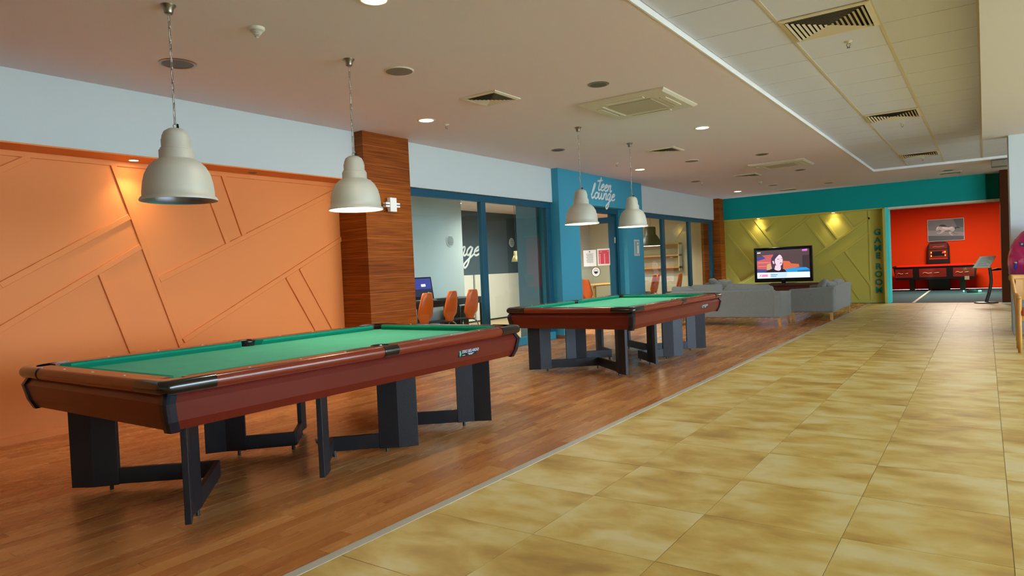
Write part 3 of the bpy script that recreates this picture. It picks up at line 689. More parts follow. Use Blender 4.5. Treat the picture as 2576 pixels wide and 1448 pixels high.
def script_word(parent, word, y, z, width, xh, m, lw, x=0):
    tot = sum(GL[c][1] for c in word); ux = width / tot; cx = 0
    for c in word:
        mb = MB()
        for st in GL[c][0]:
            sp = smooth_pts(st, 5) if len(st) > 2 else st
            pts = [(x, y + (cx + px) * ux + .36 * py * xh, z + py * xh) for px, py in sp]
            mb.tube(pts, lw, 8, flat=(Vector((1, 0, 0)), .35))
        mb.obj('letter', m, parent); cx += GL[c][1]
t = thing('teen_lounge_sign', 'white handwritten teen lounge lettering over the blue entrance', 'sign', (-5.985, 0, 0))
m_let = mat('white_letters', (216, 224, 226), .5)
script_word(t, 'teen', 11.52, 2.665, .58, .125, m_let, .018); script_word(t, 'lounge', 11.25, 2.50, .98, .125, m_let, .018)
t = thing('lounge_wall_lettering', 'handwritten lounge lettering on the dark wall seen through the window', 'sign', (-10.19, 0, 0))
script_word(t, 'lounge', 11.65, 1.62, 1.58, .21, m_let, .027)
t = thing('game_room_lettering', 'teal GAME ROOM capitals running down the yellow wall', 'sign', (0, 19.235, 0))
m_gl = mat('teal_letters', (0, 122, 120), .6)
for ch, zt in zip('GAMEROOM', (1.852, 1.65, 1.455, 1.262, .993, .795, .596, .397)):
    cu = bpy.data.curves.new('letter', 'FONT'); cu.body = ch; cu.size = .205; cu.extrude = .006; cu.offset = .008; cu.align_x = 'CENTER'
    tmp = bpy.data.objects.new('letter', cu); C.objects.link(tmp)
    me = bpy.data.meshes.new_from_object(tmp, depsgraph=bpy.context.evaluated_depsgraph_get()); bpy.data.objects.remove(tmp)
    me.materials.clear(); me.materials.append(m_gl); o = bpy.data.objects.new('letter', me); C.objects.link(o); o.parent = t
    o.location = (-2.198, .0, zt - .150); o.rotation_euler = (PI / 2, 0, 0)
t = thing('plaque', 'narrow steel framed notice on the blue pier right of the entrance', 'plaque', (-5.99, 13.2, 1.575))
MB().box(0, .012, -.13, .13, -.17, .17).obj('frame', mat('plaque_silver', (196, 202, 204), .35, metal=.2), t, bevel=.004); MB().box(.012, .015, -.10, .10, -.14, .14).obj('insert', mat('plaque_insert', (140, 168, 176), .2), t)
MB().box(.015, .016, .0, .07, -.12, .05).obj('paper', m_white, t); MB().box(.015, .016, .0, .06, .07, .11).obj('paper', m_white, t)
# notices on the glass door leaf (plane y = 12.62, facing -y)
def notice(name, cx, cz, w, h, label, frame, col, rows, cols):
    t = thing(name, label, 'notice', (cx, 12.615, cz)); MB().box(-w / 2, w / 2, -.004, 0, -h / 2, h / 2).obj('sheet', frame, t)
    if col: MB().box(-w / 2 + .03, w / 2 - .03, -.006, -.004, -h / 2 + .03, h / 2 - .03).obj('panel', col, t)
    mb = MB()
    for z, x0, x1, hh in rows: mb.box(x0, x1, -.008, -.006 if col else -.004, z - hh, z + hh)
    mb.obj('lettering', cols, t)
notice('notice_sheet', -6.79, 1.40, .30, .34, 'white printed notice on the glass door above the mask sticker', m_white, None, [(.135, -.015, .015, .014)] + [(.09 - .022 * k, -.085 + .01 * (k % 3), .085 - .012 * (k % 2), .0035) for k in range(9)], mat('print_grey', (120, 122, 128), .7))
notice('red_notice', -6.46, 1.41, .30, .345, 'framed red notice on the glass door beside the white sheet', m_white, mat('notice_red', (205, 60, 82), .5), [(.11, -.10, -.04, .003), (.115, .085, .10, .006)] + [(.055 - .03 * k, x, x + .02, .007) for k in range(7) for x in (-.10, .005)], m_white)
t = thing('mask_sticker', 'round mask sticker on the glass door under the white notice', 'sticker', (-6.66, 12.615, 1.11))
Mr = Matrix.Rotation(PI / 2, 4, 'X')
MB().prism([(.105 * math.cos(k * PI / 16), .105 * math.sin(k * PI / 16)) for k in range(32)], 0, .002, Mr).obj('disc', m_white, t)
MB().lathe([(.050, .002), (.050, .004), (.044, .004), (.044, .002)], 24, M=Matrix.Translation((0, 0, .01)) @ Mr).obj('head', m_blackpl, t)
MB().lathe([(.095, .0), (.095, .003), (.105, .003), (.105, 0)], 32, M=Mr).obj('ring', m_blackpl, t)
MB().prism([(-.036, .01), (.036, .01), (.034, -.02), (.0, -.046), (-.034, -.02)], 0, .004, Mr).obj('mask', m_blackpl, t)

# ================================================================== TELEVISION
t = thing('television', 'large black television showing a woman, in front of the yellow wall', 'television', (-4.365, 18.72, .60))
MB().box(-.735, .735, 0, .06, .0, .92).obj('body', m_tvb, t, bevel=.012); MB().box(-.45, .45, .06, .12, .15, .7).obj('back', m_tvb, t)
MB().box(-.3, .3, -.1, .2, -.035, -.022).box(-.05, .05, .02, .06, -.03, .05).obj('stand', m_tvb, t)
def em(name, c, k=.9): return mat(name, c, .5, emit=k * (.48 if k < 2 else 1))
scr = MB().box(-.66, .66, -.002, .0, .105, .845).obj('screen', em('screen_wall', (78, 62, 66)), t)
def flat(parent, name, polys, k0=.0022):
    """polys: (material, [(u,v)...]) in the screen plane, u right, v up, local"""
    ms, mb = [], MB()
    for i, (m, p) in enumerate(polys):
        if m not in ms: ms.append(m)
        mb.mi = ms.index(m); y = -(k0 + i * .0003); mb._f([mb.bm.verts.new((u, y, v)) for u, v in p])
    return mb.obj(name, ms, parent)
def ell(cx, cy, a, b, n=20, rot=0): return [(cx + a * math.cos(2 * PI * i / n) * math.cos(rot) - b * math.sin(2 * PI * i / n) * math.sin(rot), cy + a * math.cos(2 * PI * i / n) * math.sin(rot) + b * math.sin(2 * PI * i / n) * math.cos(rot)) for i in range(n)]
px = lambda u, v: (-.66 + (u - 268) / 1465 * 1.32, .845 - (v - 300) / 800 * .74)   # layout of the broadcast picture
P = lambda *q: [px(*a) for a in q]
cR, cO, cB, cY = em('tv_rose', (176, 88, 92)), em('tv_orange', (196, 96, 66)), em('tv_blue', (62, 66, 128)), em('tv_sand', (190, 150, 110))
skin, hair, top_, sofa_ = em('tv_skin', (224, 186, 200), 1.0), em('tv_hair', (66, 52, 74)), em('tv_top', (26, 22, 38)), em('tv_sofa', (44, 140, 200))
flat(scr, 'broadcast_picture', [
    (cB, P((268, 480), (520, 470), (620, 560), (268, 600))), (cR, P((268, 600), (480, 540), (700, 440), (720, 860), (268, 830))), (cR, P((420, 440), (740, 420), (740, 500), (520, 520))),
    (em('tv_rose2', (206, 110, 110)), P((300, 625), (700, 630), (700, 660), (300, 665))), (em('tv_rose2', (206, 110, 110)), P((300, 740), (560, 735), (560, 760), (300, 765))),
    (cY, P((560, 700), (660, 670), (700, 860), (540, 860))), (cO, P((990, 610), (1180, 630), (1240, 700), (1440, 720), (1460, 800), (1100, 860), (990, 860))),
    (cB, P((268, 830), (560, 860), (560, 940), (268, 940))), (em('tv_panel', (58, 46, 52)), P((1540, 480), (1733, 470), (1733, 880), (1540, 880))),
    (sofa_, P((1040, 860), (1300, 820), (1640, 815), (1733, 880), (1733, 945), (1040, 945))), (em('tv_sofa2', (30, 96, 150)), P((1400, 900), (1733, 880), (1733, 945), (1400, 945))),
    (hair, [px(*a) for a in [(860, 395), (760, 430), (690, 520), (668, 640), (690, 780), (700, 860), (800, 870), (1010, 830), (1010, 600), (960, 440)]]),
    (skin, P((790, 740), (940, 720), (945, 860), (890, 892), (820, 880), (765, 850))),
    (skin, [px(*a) for a in [(900, 440), (840, 500), (790, 560), (780, 640), (810, 720), (860, 750), (930, 755), (975, 730), (1000, 660), (1005, 560), (975, 480), (940, 440)]]),
    (skin, P((712, 610), (745, 600), (770, 680), (760, 705), (730, 680))),
    (hair, P((845, 560), (900, 548), (905, 565), (850, 572))), (hair, P((960, 548), (1000, 545), (1000, 560), (962, 562))), (em('tv_shade', (190, 150, 180)), P((925, 570), (945, 600), (935, 615), (920, 600))),
    (em('tv_lip', (120, 50, 80)), P((920, 670), (975, 660), (980, 680), (930, 690))),
    (top_, P((460, 940), (620, 860), (720, 820), (790, 870), (870, 900), (940, 880), (960, 820), (1060, 870), (1105, 940))),
    (em('tv_banner', (196, 220, 238), 1.2), P((268, 932), (1733, 945), (1733, 1100), (268, 1100))), (em('tv_banner2', (170, 196, 224), 1.1), P((640, 950), (1130, 950), (1100, 1090), (640, 1090))),
    (em('tv_logo', (238, 120, 168), 1.1), P((345, 990), (570, 985), (575, 1055), (335, 1060))), (em('tv_white', (250, 250, 255), 1.3), P((355, 1055), (405, 1005), (415, 1008), (370, 1058))),
    (em('tv_text', (90, 110, 130)), P((655, 992), (850, 992), (850, 1010), (655, 1010))), (em('tv_text', (90, 110, 130)), P((655, 1040), (810, 1040), (810, 1056), (655, 1056))),
    (em('tv_white', (250, 250, 255), 1.3), P((288, 350), (382, 348), (382, 372), (288, 376))), (em('tv_purple', (200, 110, 200), 1.1), P((1540, 318), (1680, 305), (1682, 345), (1540, 350))),
    (em('tv_purple', (200, 110, 200), 1.1), P((1545, 360), (1682, 355), (1682, 364), (1545, 368)))])
MB().box(-.04, .04, -.003, 0, .062, .072).obj('maker_mark', m_grille, t)
t = thing('tv_cabinet', 'low dark brown cabinet under the television', 'cabinet', (-4.365, 18.75, 0))
MB().box(-.95, .95, -.22, .22, .50, .56).obj('top', m_cab, t, bevel=.006); MB().box(-.9, .9, -.18, .2, .0, .50).obj('body', m_cab, t)
for s in (-1, 0, 1): MB().box(s * .6 - .28, s * .6 + .28, -.20, -.18, .12, .48).obj('door', m_cab, t, bevel=.004)

# ================================================================== SOFAS
def sofa(loc, rz, L, D, label, cush):
    """local: back along y=0 side facing +y; length along x centred"""
    t = thing('sofa', label, 'sofa', loc, rz, 'grey fabric sofas around the television')
    h = L / 2
    MB().box(-h + .14, h - .14, .02, D - .03, .155, .34).obj('base', m_sofa, t, bevel=.02, seg=3)
    # back slightly raked
    MB().rings([[Vector((a * (h - .10), y + sh, z)) for a, y in ((-1, 0), (1, 0), (1, .14), (-1, .14))] for z, sh in ((.15, 0), (.40, -.012), (.655, -.03))]).obj('back', m_sofa, t, bevel=.025, seg=3)
    for s in (-1, 1):
        MB().rings([[Vector((s * x, y, z)) for x, y in ((h - .14, -.02), (h, -.0), (h, D), (h - .14, D))] for z in (.15, .56)] + [[Vector((s * x, y, .64 if y < .1 else .60)) for x, y in ((h - .15, -.04), (h + .02, -.02), (h + .02, D + .01), (h - .15, D + .01))]]).obj('arm', m_sofa, t, bevel=.03, seg=3)
    n = 2
    w = (L - .30) / n
    for k in range(n):
        x0 = -h + .15 + k * w
        MB().box(x0 + .005, x0 + w - .005, .16, D - .01, .34, .47).obj('seat_cushion', m_sofa, t, bevel=.04, seg=3)
        bc = MB().box(x0 + .01, x0 + w - .01, -.08, .08, -.16, .13).obj('back_cushion', m_sofa, t, (0, .18, .575), bevel=.055, seg=4)
        bc.rotation_euler = (math.radians(10), math.radians(1.5 * (-1) ** k), 0)
    for sx in (-1, 1):
        for y in (.05, D - .06):
            MB().rings([[Vector((sx * (h - .05 + q) + a * w2, y + b * w2, z)) for a, b in ((-1, -1), (1, -1), (1, 1), (-1, 1))] for z, w2, q in ((0, .022, .02), (.16, .028, 0))]).obj('leg', m_oak, t)
    for x, y, z, w, h, dp, rx, rz_ in cush:
        bm = MB().box(-w / 2, w / 2, -dp / 2, dp / 2, -h / 2, h / 2); bmesh.ops.subdivide_edges(bm.bm, edges=bm.bm.edges, cuts=3, use_grid_fill=True)
        for v in bm.bm.verts:
            fx, fz = abs(v.co.x) / (w / 2), abs(v.co.z) / (h / 2); q = max(fx, fz)
            v.co.y *= 1 - .75 * q ** 3; v.co.z *= 1 - .10 * (1 - fx) ** 2 + .04 * math.sin(v.co.x * 21)
        o = bm.obj('pillow', m_sofa, t, (x, y, z), smooth=True, subsurf=1); o.rotation_euler = (rx, 0, rz_)
    return t
sofa((-4.10, 12.70, 0), 0, 2.16, .82, 'large grey sofa with its back to the pool tables', [(-.80, .14, .63, .42, .26, .14, -.15, .05), (-.30, .12, .655, .62, .26, .16, -.12, -.04), (.48, .10, .645, .80, .24, .15, -.1, .02)])
sofa((-2.37, 15.03, 0), PI / 2, 2.05, .80, 'grey sofa at the right, side on, next to the tiled walkway', [(-.70, .22, .63, .5, .30, .16, .35, .05), (-.42, .30, .64, .45, .30, .16, .5, .3), (.3, .2, .6, .6, .3, .16, .2, 0)])
sofa((-5.55, 16.6, 0), -PI / 2, 2.05, .82, 'grey sofa at the left, mostly hidden behind the large sofa', [(.66, .26, .70, .42, .26, .2, .5, .1), (-.2, .2, .62, .6, .3, .16, .2, 0)])

# ================================================================== LOUNGE FURNITURE
def orange_chair(loc, rz, label, grp):
    t = thing('cafe_chair', label, 'chair', loc, rz, grp)
    # faces +y; shell back with waist
    rows = [(.44, .09, 0), (.50, .105, -.012), (.53, .135, -.02), (.56, .165, -.028), (.66, .162, -.05), (.76, .148, -.07), (.86, .125, -.085), (.915, .105, -.09), (.93, .08, -.091)]
    mb = MB()
    F = [[Vector((w * math.sin(a), -.17 + o + .045 * (math.cos(a) - 1) * -1 - .02, z)) for a in [(-90 + 30 * i) * PI / 180 for i in range(7)]] for z, w, o in rows]
    Bk = [[p + Vector((0, -.012, 0)) for p in r] for r in F]
    mb.rings([f + list(reversed(b)) for f, b in zip(F, Bk)]).obj('backrest', m_orch, t, smooth=True)
    mb = MB(); mb.prism([(-.09, -.19), (-.17, -.12), (-.20, 0), (-.195, .16), (-.15, .21), (.15, .21), (.195, .16), (.20, 0), (.17, -.12), (.09, -.19)], .43, .445); mb.obj('seat', m_leg, t, bevel=.004)
    for sx in (-1, 1):
        for sy in (-1, 1): MB().tube(smooth_pts([(sx * .06, sy * .06, .425), (sx * .14, sy * .13, .415), (sx * .19, sy * .17, .33), (sx * .215, sy * .20, 0)], 4), .010, 8).obj('leg', m_chrome, t)
    return t
G1 = 'orange shell chairs at the computer desk'
orange_chair((-7.32, 7.83, 0), PI / 2, 'orange shell chair in front of the monitor, nearest the wooden pillar', G1)
orange_chair((-7.32, 8.42, 0), PI / 2 + .05, 'middle orange shell chair at the computer desk', G1)
orange_chair((-7.32, 8.98, 0), PI / 2 - .05, 'orange shell chair at the desk end nearest the window mullion', G1)
t = thing('computer_desk', 'long dark desk behind the lounge window', 'desk', (-7.85, 8.05, 0))
MB().box(-.35, .35, -2.2, 1.85, .745, .775).obj('desktop', m_desk, t, bevel=.003)
MB().box(-.32, .32, -2.15, 1.8, .66, .745).obj('desk_apron', m_desk, t)
for y in (-1.0, .12, 1.78): MB().box(.26, .32, y - .03, y + .03, 0, .66).obj('leg', m_desk, t); MB().box(-.32, -.26, y - .03, y + .03, 0, .66).obj('leg', m_desk, t)
t = thing('monitor', 'black computer monitor with a blue screen on the lounge desk', 'monitor', (-7.55, 8.28, .775), .12)
M2 = Matrix.Rotation(math.radians(-8), 4, 'Y')
MB().box(-.02, .02, -.27, .27, .03, .40, M2).obj('body', m_tvb, t, bevel=.006); MB().box(-.1, .1, -.12, .12, 0, .015).obj('stand', m_tvb, t)
sc = MB().box(.02, .022, -.235, .235, .085, .375, M2).obj('screen', em('monitor_blue', (44, 48, 120), 1.2), t)
MB().box(.0225, .0235, -.235, .235, .09, .20, M2).obj('screen_ground', em('monitor_dark', (20, 26, 52), 1), sc); MB().box(.024, .025, -.05, .07, .24, .28, M2).obj('dialog', em('monitor_white', (235, 240, 250), 1.3), sc)
MB().prism([(.08, .10), (.10, .135), (.13, .15), (.16, .13), (.19, .10)], .024, .025, M2 @ Matrix(((0, 0, 1, 0), (1, 0, 0, 0), (0, 1, 0, 0), (0, 0, 0, 1)))).obj('hill', em('monitor_green', (60, 190, 80), 1), sc)
t = thing('keyboard', 'flat keyboard lying on the lounge desk', 'keyboard', (-7.62, 8.95, .775)); MB().box(-.07, .07, -.21, .21, 0, .015).obj('case', m_tvb, t, bevel=.003); MB().box(-.055, .055, -.2, .2, .015, .02).obj('keys', m_dark, t)
t = thing('storage_box', 'black boxy unit under the far end of the lounge desk', 'cabinet', (-8.0, 9.62, 0)); MB().box(-.2, .2, -.12, .12, 0, .62).obj('body', m_tvb, t, bevel=.01)
for x, y, z, ax, lb in [(-8.295, 9.9, 1.83, 0, 'round slotted vent on the pale lounge wall'), (-10.19, 14.66, 1.95, 0, 'round slotted vent on the dark lounge wall')]:
    t = thing('wall_vent', lb, 'vent', (x, y, z)); Mv = Matrix.Rotation(PI / 2, 4, 'Y')
    MB().lathe([(.0, .004), (.11, .004), (.12, 0)], 28, M=Mv).obj('disc', m_pale, t)
    for k in range(7):
        zz = -.075 + .025 * k; w = math.sqrt(.1 ** 2 - zz ** 2) * .9; MB().box(.005, .008, -w, w, zz - .004, zz + .004).obj('slot', m_dark, t)
def bell_pendant(x, y, zb, r, h, m, lb, ztop=2.70, glow=False):
    t = thing('lounge_pendant', lb, 'lamp', (x, y, zb)); s = r / .25; k = h / .4
    MB().lathe([(.25 * s, 0), (.245 * s, .03 * k), (.215 * s, .12 * k), (.16 * s, .2 * k), (.125 * s, .24 * k), (.122 * s, .385 * k), (.10 * s, .4 * k), (0, .4 * k)], 32).obj('shade', m, t)
    MB().lathe([(.248 * s, -.002), (.2 * s, .12 * k), (.1 * s, .2 * k), (0, .21 * k)], 32).obj('shade_lining', m_lampi, t)
    MB().tube([(0, 0, h), (.02, 0, h + .15), (-.01, .01, (h + ztop - zb) / 2), (0, 0, ztop - zb)], .004, 6).obj('cord', m_dark, t); MB().lathe([(0, ztop - zb - .04), (.04, ztop - zb - .03), (.05, ztop - zb)], 16).obj('canopy', m_dark, t)
    if glow:
        l = bpy.data.lights.new('bulb_light', 'POINT'); l.energy = 12; l.color = (1, .85, .62); l.shadow_soft_size = .05
        lo = bpy.data.objects.new('bulb_light', l); C.objects.link(lo); lo.parent = t; lo.location = (0, 0, .06)
bell_pendant(-8.0, 11.65, 1.40, .10, .22, mat('brass_lamp', (150, 130, 80), .35, metal=.6), 'small brass pendant lamp seen through the near lounge window')
bell_pendant(-7.5, 17.45, 1.72, .30, .52, mat('olive_lamp', (58, 52, 26), .5), 'big dark pendant lamp seen through the far lounge window', glow=True)
bell_pendant(-8.3, 14.05, 1.62, .22, .4, m_dark, 'dark pendant lamp half hidden behind the blue entrance pier')
t = thing('wall_shelves', 'three pale wooden shelves on the far lounge wall', 'shelf', (-7.8, 18.98, 0))
for z in (1.10, 1.45, 1.79): MB().box(-.62, .6, -.26, 0, z - .02, z + .02).obj('shelf', m_beech, t)
MB().box(.58, .6, -.24, 0, 1.0, 1.8).obj('side_panel', m_cream, t); MB().box(-.62, .6, -.012, 0, 1.0, 1.8).obj('back_panel', mat('shelf_back', (170, 158, 128), .7), t)
for i, (x, y, rz, lb) in enumerate([(-7.75, 14.5, -.3, 'orange shell chair seen through the open door, nearest'), (-8.25, 14.95, .1, 'orange shell chair seen through the open door, farther'),
                                    (-7.45, 16.95, PI/2, 'orange shell chair behind the first pane of the far window'), (-7.05, 17.75, PI/2, 'orange shell chair behind the middle pane of the far window'), (-7.75, 17.85, PI/2 + .2, 'orange shell chair between the far window mullion and the shelves')]):
    orange_chair((x, y, 0), rz, lb, 'orange shell chairs around the lounge table')
t = thing('lounge_table', 'pale wooden table among the orange chairs in the lounge', 'table', (-8.6, 16.6, 0))
MB().box(-.55, .35, -1.1, 2.1, .71, .74).obj('tabletop', m_beech, t, bevel=.004)
for a in (-.5, .3):
    for b in (-1.0, 2.0): MB().box(a - .03, a + .03, b - .03, b + .03, 0, .71).obj('leg', m_beech, t)
for x, y, lb in [(-9.2, 11.3, 'lounge downlight before the dark slate wall'), (-7.6, 7.2, 'lounge downlight over the computer desk'), (-8.6, 16.9, 'lounge downlight over the pale wooden table'), (-7.4, 10.9, 'lounge downlight between the desk and the glass door'), (-8.7, 13.4, 'lounge downlight behind the open glass door')]:
    t = thing('lounge_downlight', lb, 'ceiling light', (x, y, 2.70), 0, 'lit downlights in the lounge ceiling')
    MB().lathe([(.07, -.002), (.078, -.006), (.09, 0)], 24).obj('ring', m_vent, t); MB().cyl(0, 0, -.003, .002, .07, 20).obj('lens', m_lightw, t)
    l = bpy.data.lights.new('lamp_light', 'SPOT'); l.energy = K_LOUNGE; l.color = (1, .93, .82); l.spot_size = 2.7; l.spot_blend = .9; l.shadow_soft_size = .08
    lo = bpy.data.objects.new('lamp_light', l); C.objects.link(lo); lo.parent = t; lo.location = (0, 0, -.02)

# ================================================================== GAME ROOM
m_gdk = mat('game_black', (26, 10, 8), .3); m_gr = mat('game_red', (196, 36, 14), .3, coat=.4); m_gp = mat('game_panel', (120, 22, 8), .25, coat=.5, var=.3, vscale=3)
t = thing('game_table', 'dark game table with red top and lit looking panels in the game room', 'game table', (-1.30, 24.9, 0))
MB().box(-1.12, 1.10, -.32, .62, .74, .80).obj('rim', m_gdk, t, bevel=.015); MB().box(-1.02, 1.0, -.22, .55, .795, .815).obj('playfield', m_gr, t)
MB().box(-1.0, 1.0, -.325, -.31, .775, .83).obj('top_rail', mat('rail_red', (240, 30, 6), .3), t)
MB().rings([[Vector((x, y, z)) for x, y in ((-w, -d), (w, -d), (w, .6), (-w, .6))] for z, w, d in ((.36, 1.04, .22), (.74, 1.1, .3))]).obj('body', m_gdk, t, bevel=.01)
for a, b in ((-1.07, -.55), (-.42, .34), (.47, 1.05)):
    pnl = MB().rings([[Vector((x, y, z)) for x, y in ((a + .02, -d), (b - .02, -d), (b - .02, -d + .02), (a + .02, -d + .02))] for z, d in ((.43, .25), (.70, .31))]).obj('panel', m_gp, t, bevel=.004)
    c = (a + b) / 2; w = (b - a) / 2
    mb = MB(); mb.tube(smooth_pts([(c - w * .7, -.287, .55), (c - w * .55, -.30, .585), (c - w * .3, -.295, .555), (c - .02, -.297, .57)], 4), .008, 5); mb.tube([(c + w * .1, -.295, .56), (c + w * .45, -.297, .575)], .008, 5); mb.obj('streak', mat('streak_cream', (226, 170, 120), .4), pnl)
for x in (-.62, .72): MB().box(x - .07, x + .07, .05, .45, 0, .37).obj('leg', m_gdk, t)
MB().box(.78, .9, -.28, -.24, .33, .44).obj('coin_box', m_grille, t)
t = thing('arcade_console', 'dark red arcade console with round shoulders behind the game table', 'arcade machine', (-1.23, 25.95, 0))
pf = [(-.30, 0), (.30, 0), (.31, 1.0), (.30, 1.38), (.26, 1.48), (.20, 1.52), (-.20, 1.52), (-.26, 1.48), (-.30, 1.38), (-.31, 1.0)]
MB().prism(pf, 0, .22, Matrix.Rotation(PI / 2, 4, 'X')).obj('cabinet', m_gdk, t, bevel=.01)
MB().box(-.24, .24, -.235, -.22, 1.30, 1.47).obj('marquee', mat('marquee_red', (110, 28, 16), .3), t); MB().box(-.25, .25, -.235, -.22, 1.02, 1.27).obj('screen_bezel', m_gp, t)
s_ = MB().box(-.17, .17, -.24, -.235, 1.08, 1.22).obj('screen', m_tvb, t)
for x, z, w in ((-.19, 1.19, .008), (-.19, 1.08, .008), (.19, 1.20, .008), (.19, 1.09, .008)): MB().box(x - w, x + w, -.25, -.24, z - .02, z + .02).obj('lamp', em('amber_lamp', (255, 190, 60), 3), t)
MB().prism([(.10, .0), (.18, .0), (.18, .05), (.14, .06)], 0, .01, Matrix.Translation((0, -.245, 1.16)) @ Matrix.Rotation(PI / 2, 4, 'X')).obj('lamp', em('red_lamp', (255, 20, 10), 4), t)
MB().box(-.25, .25, -.25, -.22, .97, 1.01).obj('shelf', m_gr, t)
MB().tube(smooth_pts([(-.15, -.24, 1.36), (-.08, -.245, 1.385), (0, -.24, 1.365), (.08, -.243, 1.38), (.17, -.24, 1.385)], 4), .006, 5).obj('marquee_lettering', mat('streak_cream', (226, 170, 120), .4), t)
t = thing('horse_picture', 'grey picture of a running white horse on the red wall', 'picture', (-1.02, 25.97, 1.90))
fr = MB().box(-.50, .50, -.02, .02, -.355, .355).obj('frame', mat('picture_frame', (220, 224, 228), .5), t, bevel=.004)
g = [mat('horse_g%d' % i, c, .6) for i, c in enumerate([(120, 132, 140), (88, 100, 108), (146, 156, 162), (196, 202, 204), (236, 240, 240), (60, 66, 72)])]
pic = MB().box(-.485, .485, -.024, -.02, -.34, .34).obj('print', g[0], t)
H = [(g[1], [(-.485, -.34), (.485, -.34), (.485, -.22), (-.485, -.16)]), (g[2], [(-.485, -.16), (.485, -.22), (.485, -.10), (-.485, .02)]), (g[1], [(.2, .34), (.485, .34), (.485, .05), (.3, .1)]),
     (g[5], [(.24, .06), (.32, .09), (.40, .05), (.36, .03), (.30, .04), (.25, .0)]), (g[0], [(.20, -.04), (.24, -.11), (.33, -.15), (.32, -.17), (.21, -.13), (.13, -.05)]), (g[2], [(-.04, -.05), (-.07, -.14), (-.14, -.17), (-.13, -.19), (-.05, -.16), (.02, -.05)]),
     (g[3], [(-.27, .02), (-.24, .10), (-.20, .135), (-.18, .12), (-.10, .13), (0, .10), (.08, .08), (.18, .10), (.24, .06), (.25, -.01), (.20, -.07), (.08, -.06), (-.05, -.07), (-.12, -.01), (-.16, .02), (-.20, 0), (-.25, -.01)]),
     (g[3], [(-.10, -.02), (-.17, -.09), (-.24, -.07), (-.25, -.09), (-.17, -.12), (-.04, -.06)]), (g[3], [(.18, -.04), (.13, -.12), (.20, -.18), (.18, -.20), (.09, -.13), (.09, -.05)]),
     (g[4], [(-.10, .11), (0, .085), (.08, .065), (.18, .085), (.20, .04), (.05, .02), (-.08, .04)]), (g[4], [(-.24, .09), (-.20, .11), (-.20, .07), (-.25, .03)]), (g[1], [(-.05, -.06), (.08, -.055), (.18, -.06), (.10, -.02), (-.02, -.03)]),
     (g[5], [(-.19, .13), (-.12, .18), (-.02, .17), (.04, .10), (-.07, .105)])]
flat(pic, 'horse', H, .0245)
t = thing('info_stand', 'lectern style notice stand at the game room entrance', 'stand', (.0, 18.72, 0))
MB().lathe([(0, .03), (.2, .028), (.23, .012), (.23, 0)], 28).obj('base', m_desk, t)
MB().tube(smooth_pts([(.0, 0, .02), (.06, 0, .25), (.10, 0, .5), (.08, 0, .8)], 5), .048, 10, flat=(Vector((1, 0, 0)), .7)).obj('pole', m_desk, t)
Ms = Matrix.Translation((.03, 0, .93)) @ Matrix.Rotation(.02, 4, 'Y')
sh = lambda z, y0: [Vector((x, y0 + (z - .82) * .35, z)) for x in ()]
mb = MB(); mb.rings([[Vector(q) for q in ((-.235, -.06, .815), (.075, -.06, .815), (.205, .06, 1.06), (-.095, .06, 1.06))], [Vector(q) for q in ((-.235, -.045, .80), (.075, -.045, .80), (.205, .075, 1.045), (-.095, .075, 1.045))]])
bd = mb.obj('board', mat('board_grey', (206, 208, 190), .4), t)
mb = MB()
for k in range(9):
    f = .1 + k * .095; y = -.06 + .12 * f - .002; z = .815 + .245 * f; x0 = -.235 + .14 * f + .05; x1 = x0 + .22 - .03 * (k % 3)
    mb.rings([[Vector((x0, y - .001, z)), Vector((x1, y - .001, z)), Vector((x1 + .004, y - .001, z + .007)), Vector((x0 + .004, y - .001, z + .007))], [Vector((x0, y + .004, z)), Vector((x1, y + .004, z)), Vector((x1 + .004, y + .004, z + .007)), Vector((x0 + .004, y + .004, z + .007))]])
mb.obj('lettering', mat('print_grey', (120, 122, 128), .7), bd)
MB().tube([(.11, 0, .74), (.2, -.02, .76), (.29, -.05, .76)], [.012, .03, .02], 8).obj('arm', m_leg, t)
t = thing('toy_drone', 'low dark toy with green glowing lamps on the game room floor', 'toy', (-.32, 23.4, 0))
MB().rings([[Vector((a * w, b * .08, z)) for a, b in ((-1, -1), (1, -1), (1, 1), (-1, 1))] for z, w in ((0, .12), (.05, .14), (.09, .08))]).obj('body', m_leg, t, bevel=.01)
for x in (-.2, .16, .2): MB().lathe([(0, -.02), (.02, 0), (0, .02)], 10, x, -.05, Matrix.Translation((0, 0, .05))).obj('lamp', em('green_lamp', (40, 255, 170), 25), t)
l = bpy.data.lights.new('green_light', 'POINT'); l.energy = 1.2; l.color = (.05, 1, .55); l.shadow_soft_size = .03
lo = bpy.data.objects.new('green_light', l); C.objects.link(lo); lo.parent = t; lo.location = (.1, -.2, .12)
l = bpy.data.lights.new('game_room_fill', 'AREA'); l.energy = K_GAME; l.size = 1.2; l.color = (1, .75, .55)  # added fill light that brightens the red room
lo = bpy.data.objects.new('game_room_fill', l); C.objects.link(lo); lo.location = (-.6, 22.6, 2.70); l.color = (1, .86, .72)
t = thing('game_room_fill_panel', 'added square glowing panel that lights the game room', 'ceiling light', (-.6, 22.6, 2.715)); MB().box(-.6, .6, -.6, .6, -.012, .0).obj('housing', m_dark, t); MB().box(-.56, .56, -.56, .56, -.0135, -.012).obj('diffuser', mat('panel_glow', (255, 226, 196), .5, emit=3), t)  # made-up ceiling panel that goes with the added fill light

t = thing('floor_socket', 'small white box on the laminate under the nearest pool table', 'socket', (-4.11, 3.30, 0))
MB().box(-.035, .035, -.03, .03, 0, .022).obj('cover', m_white, t, bevel=.004)
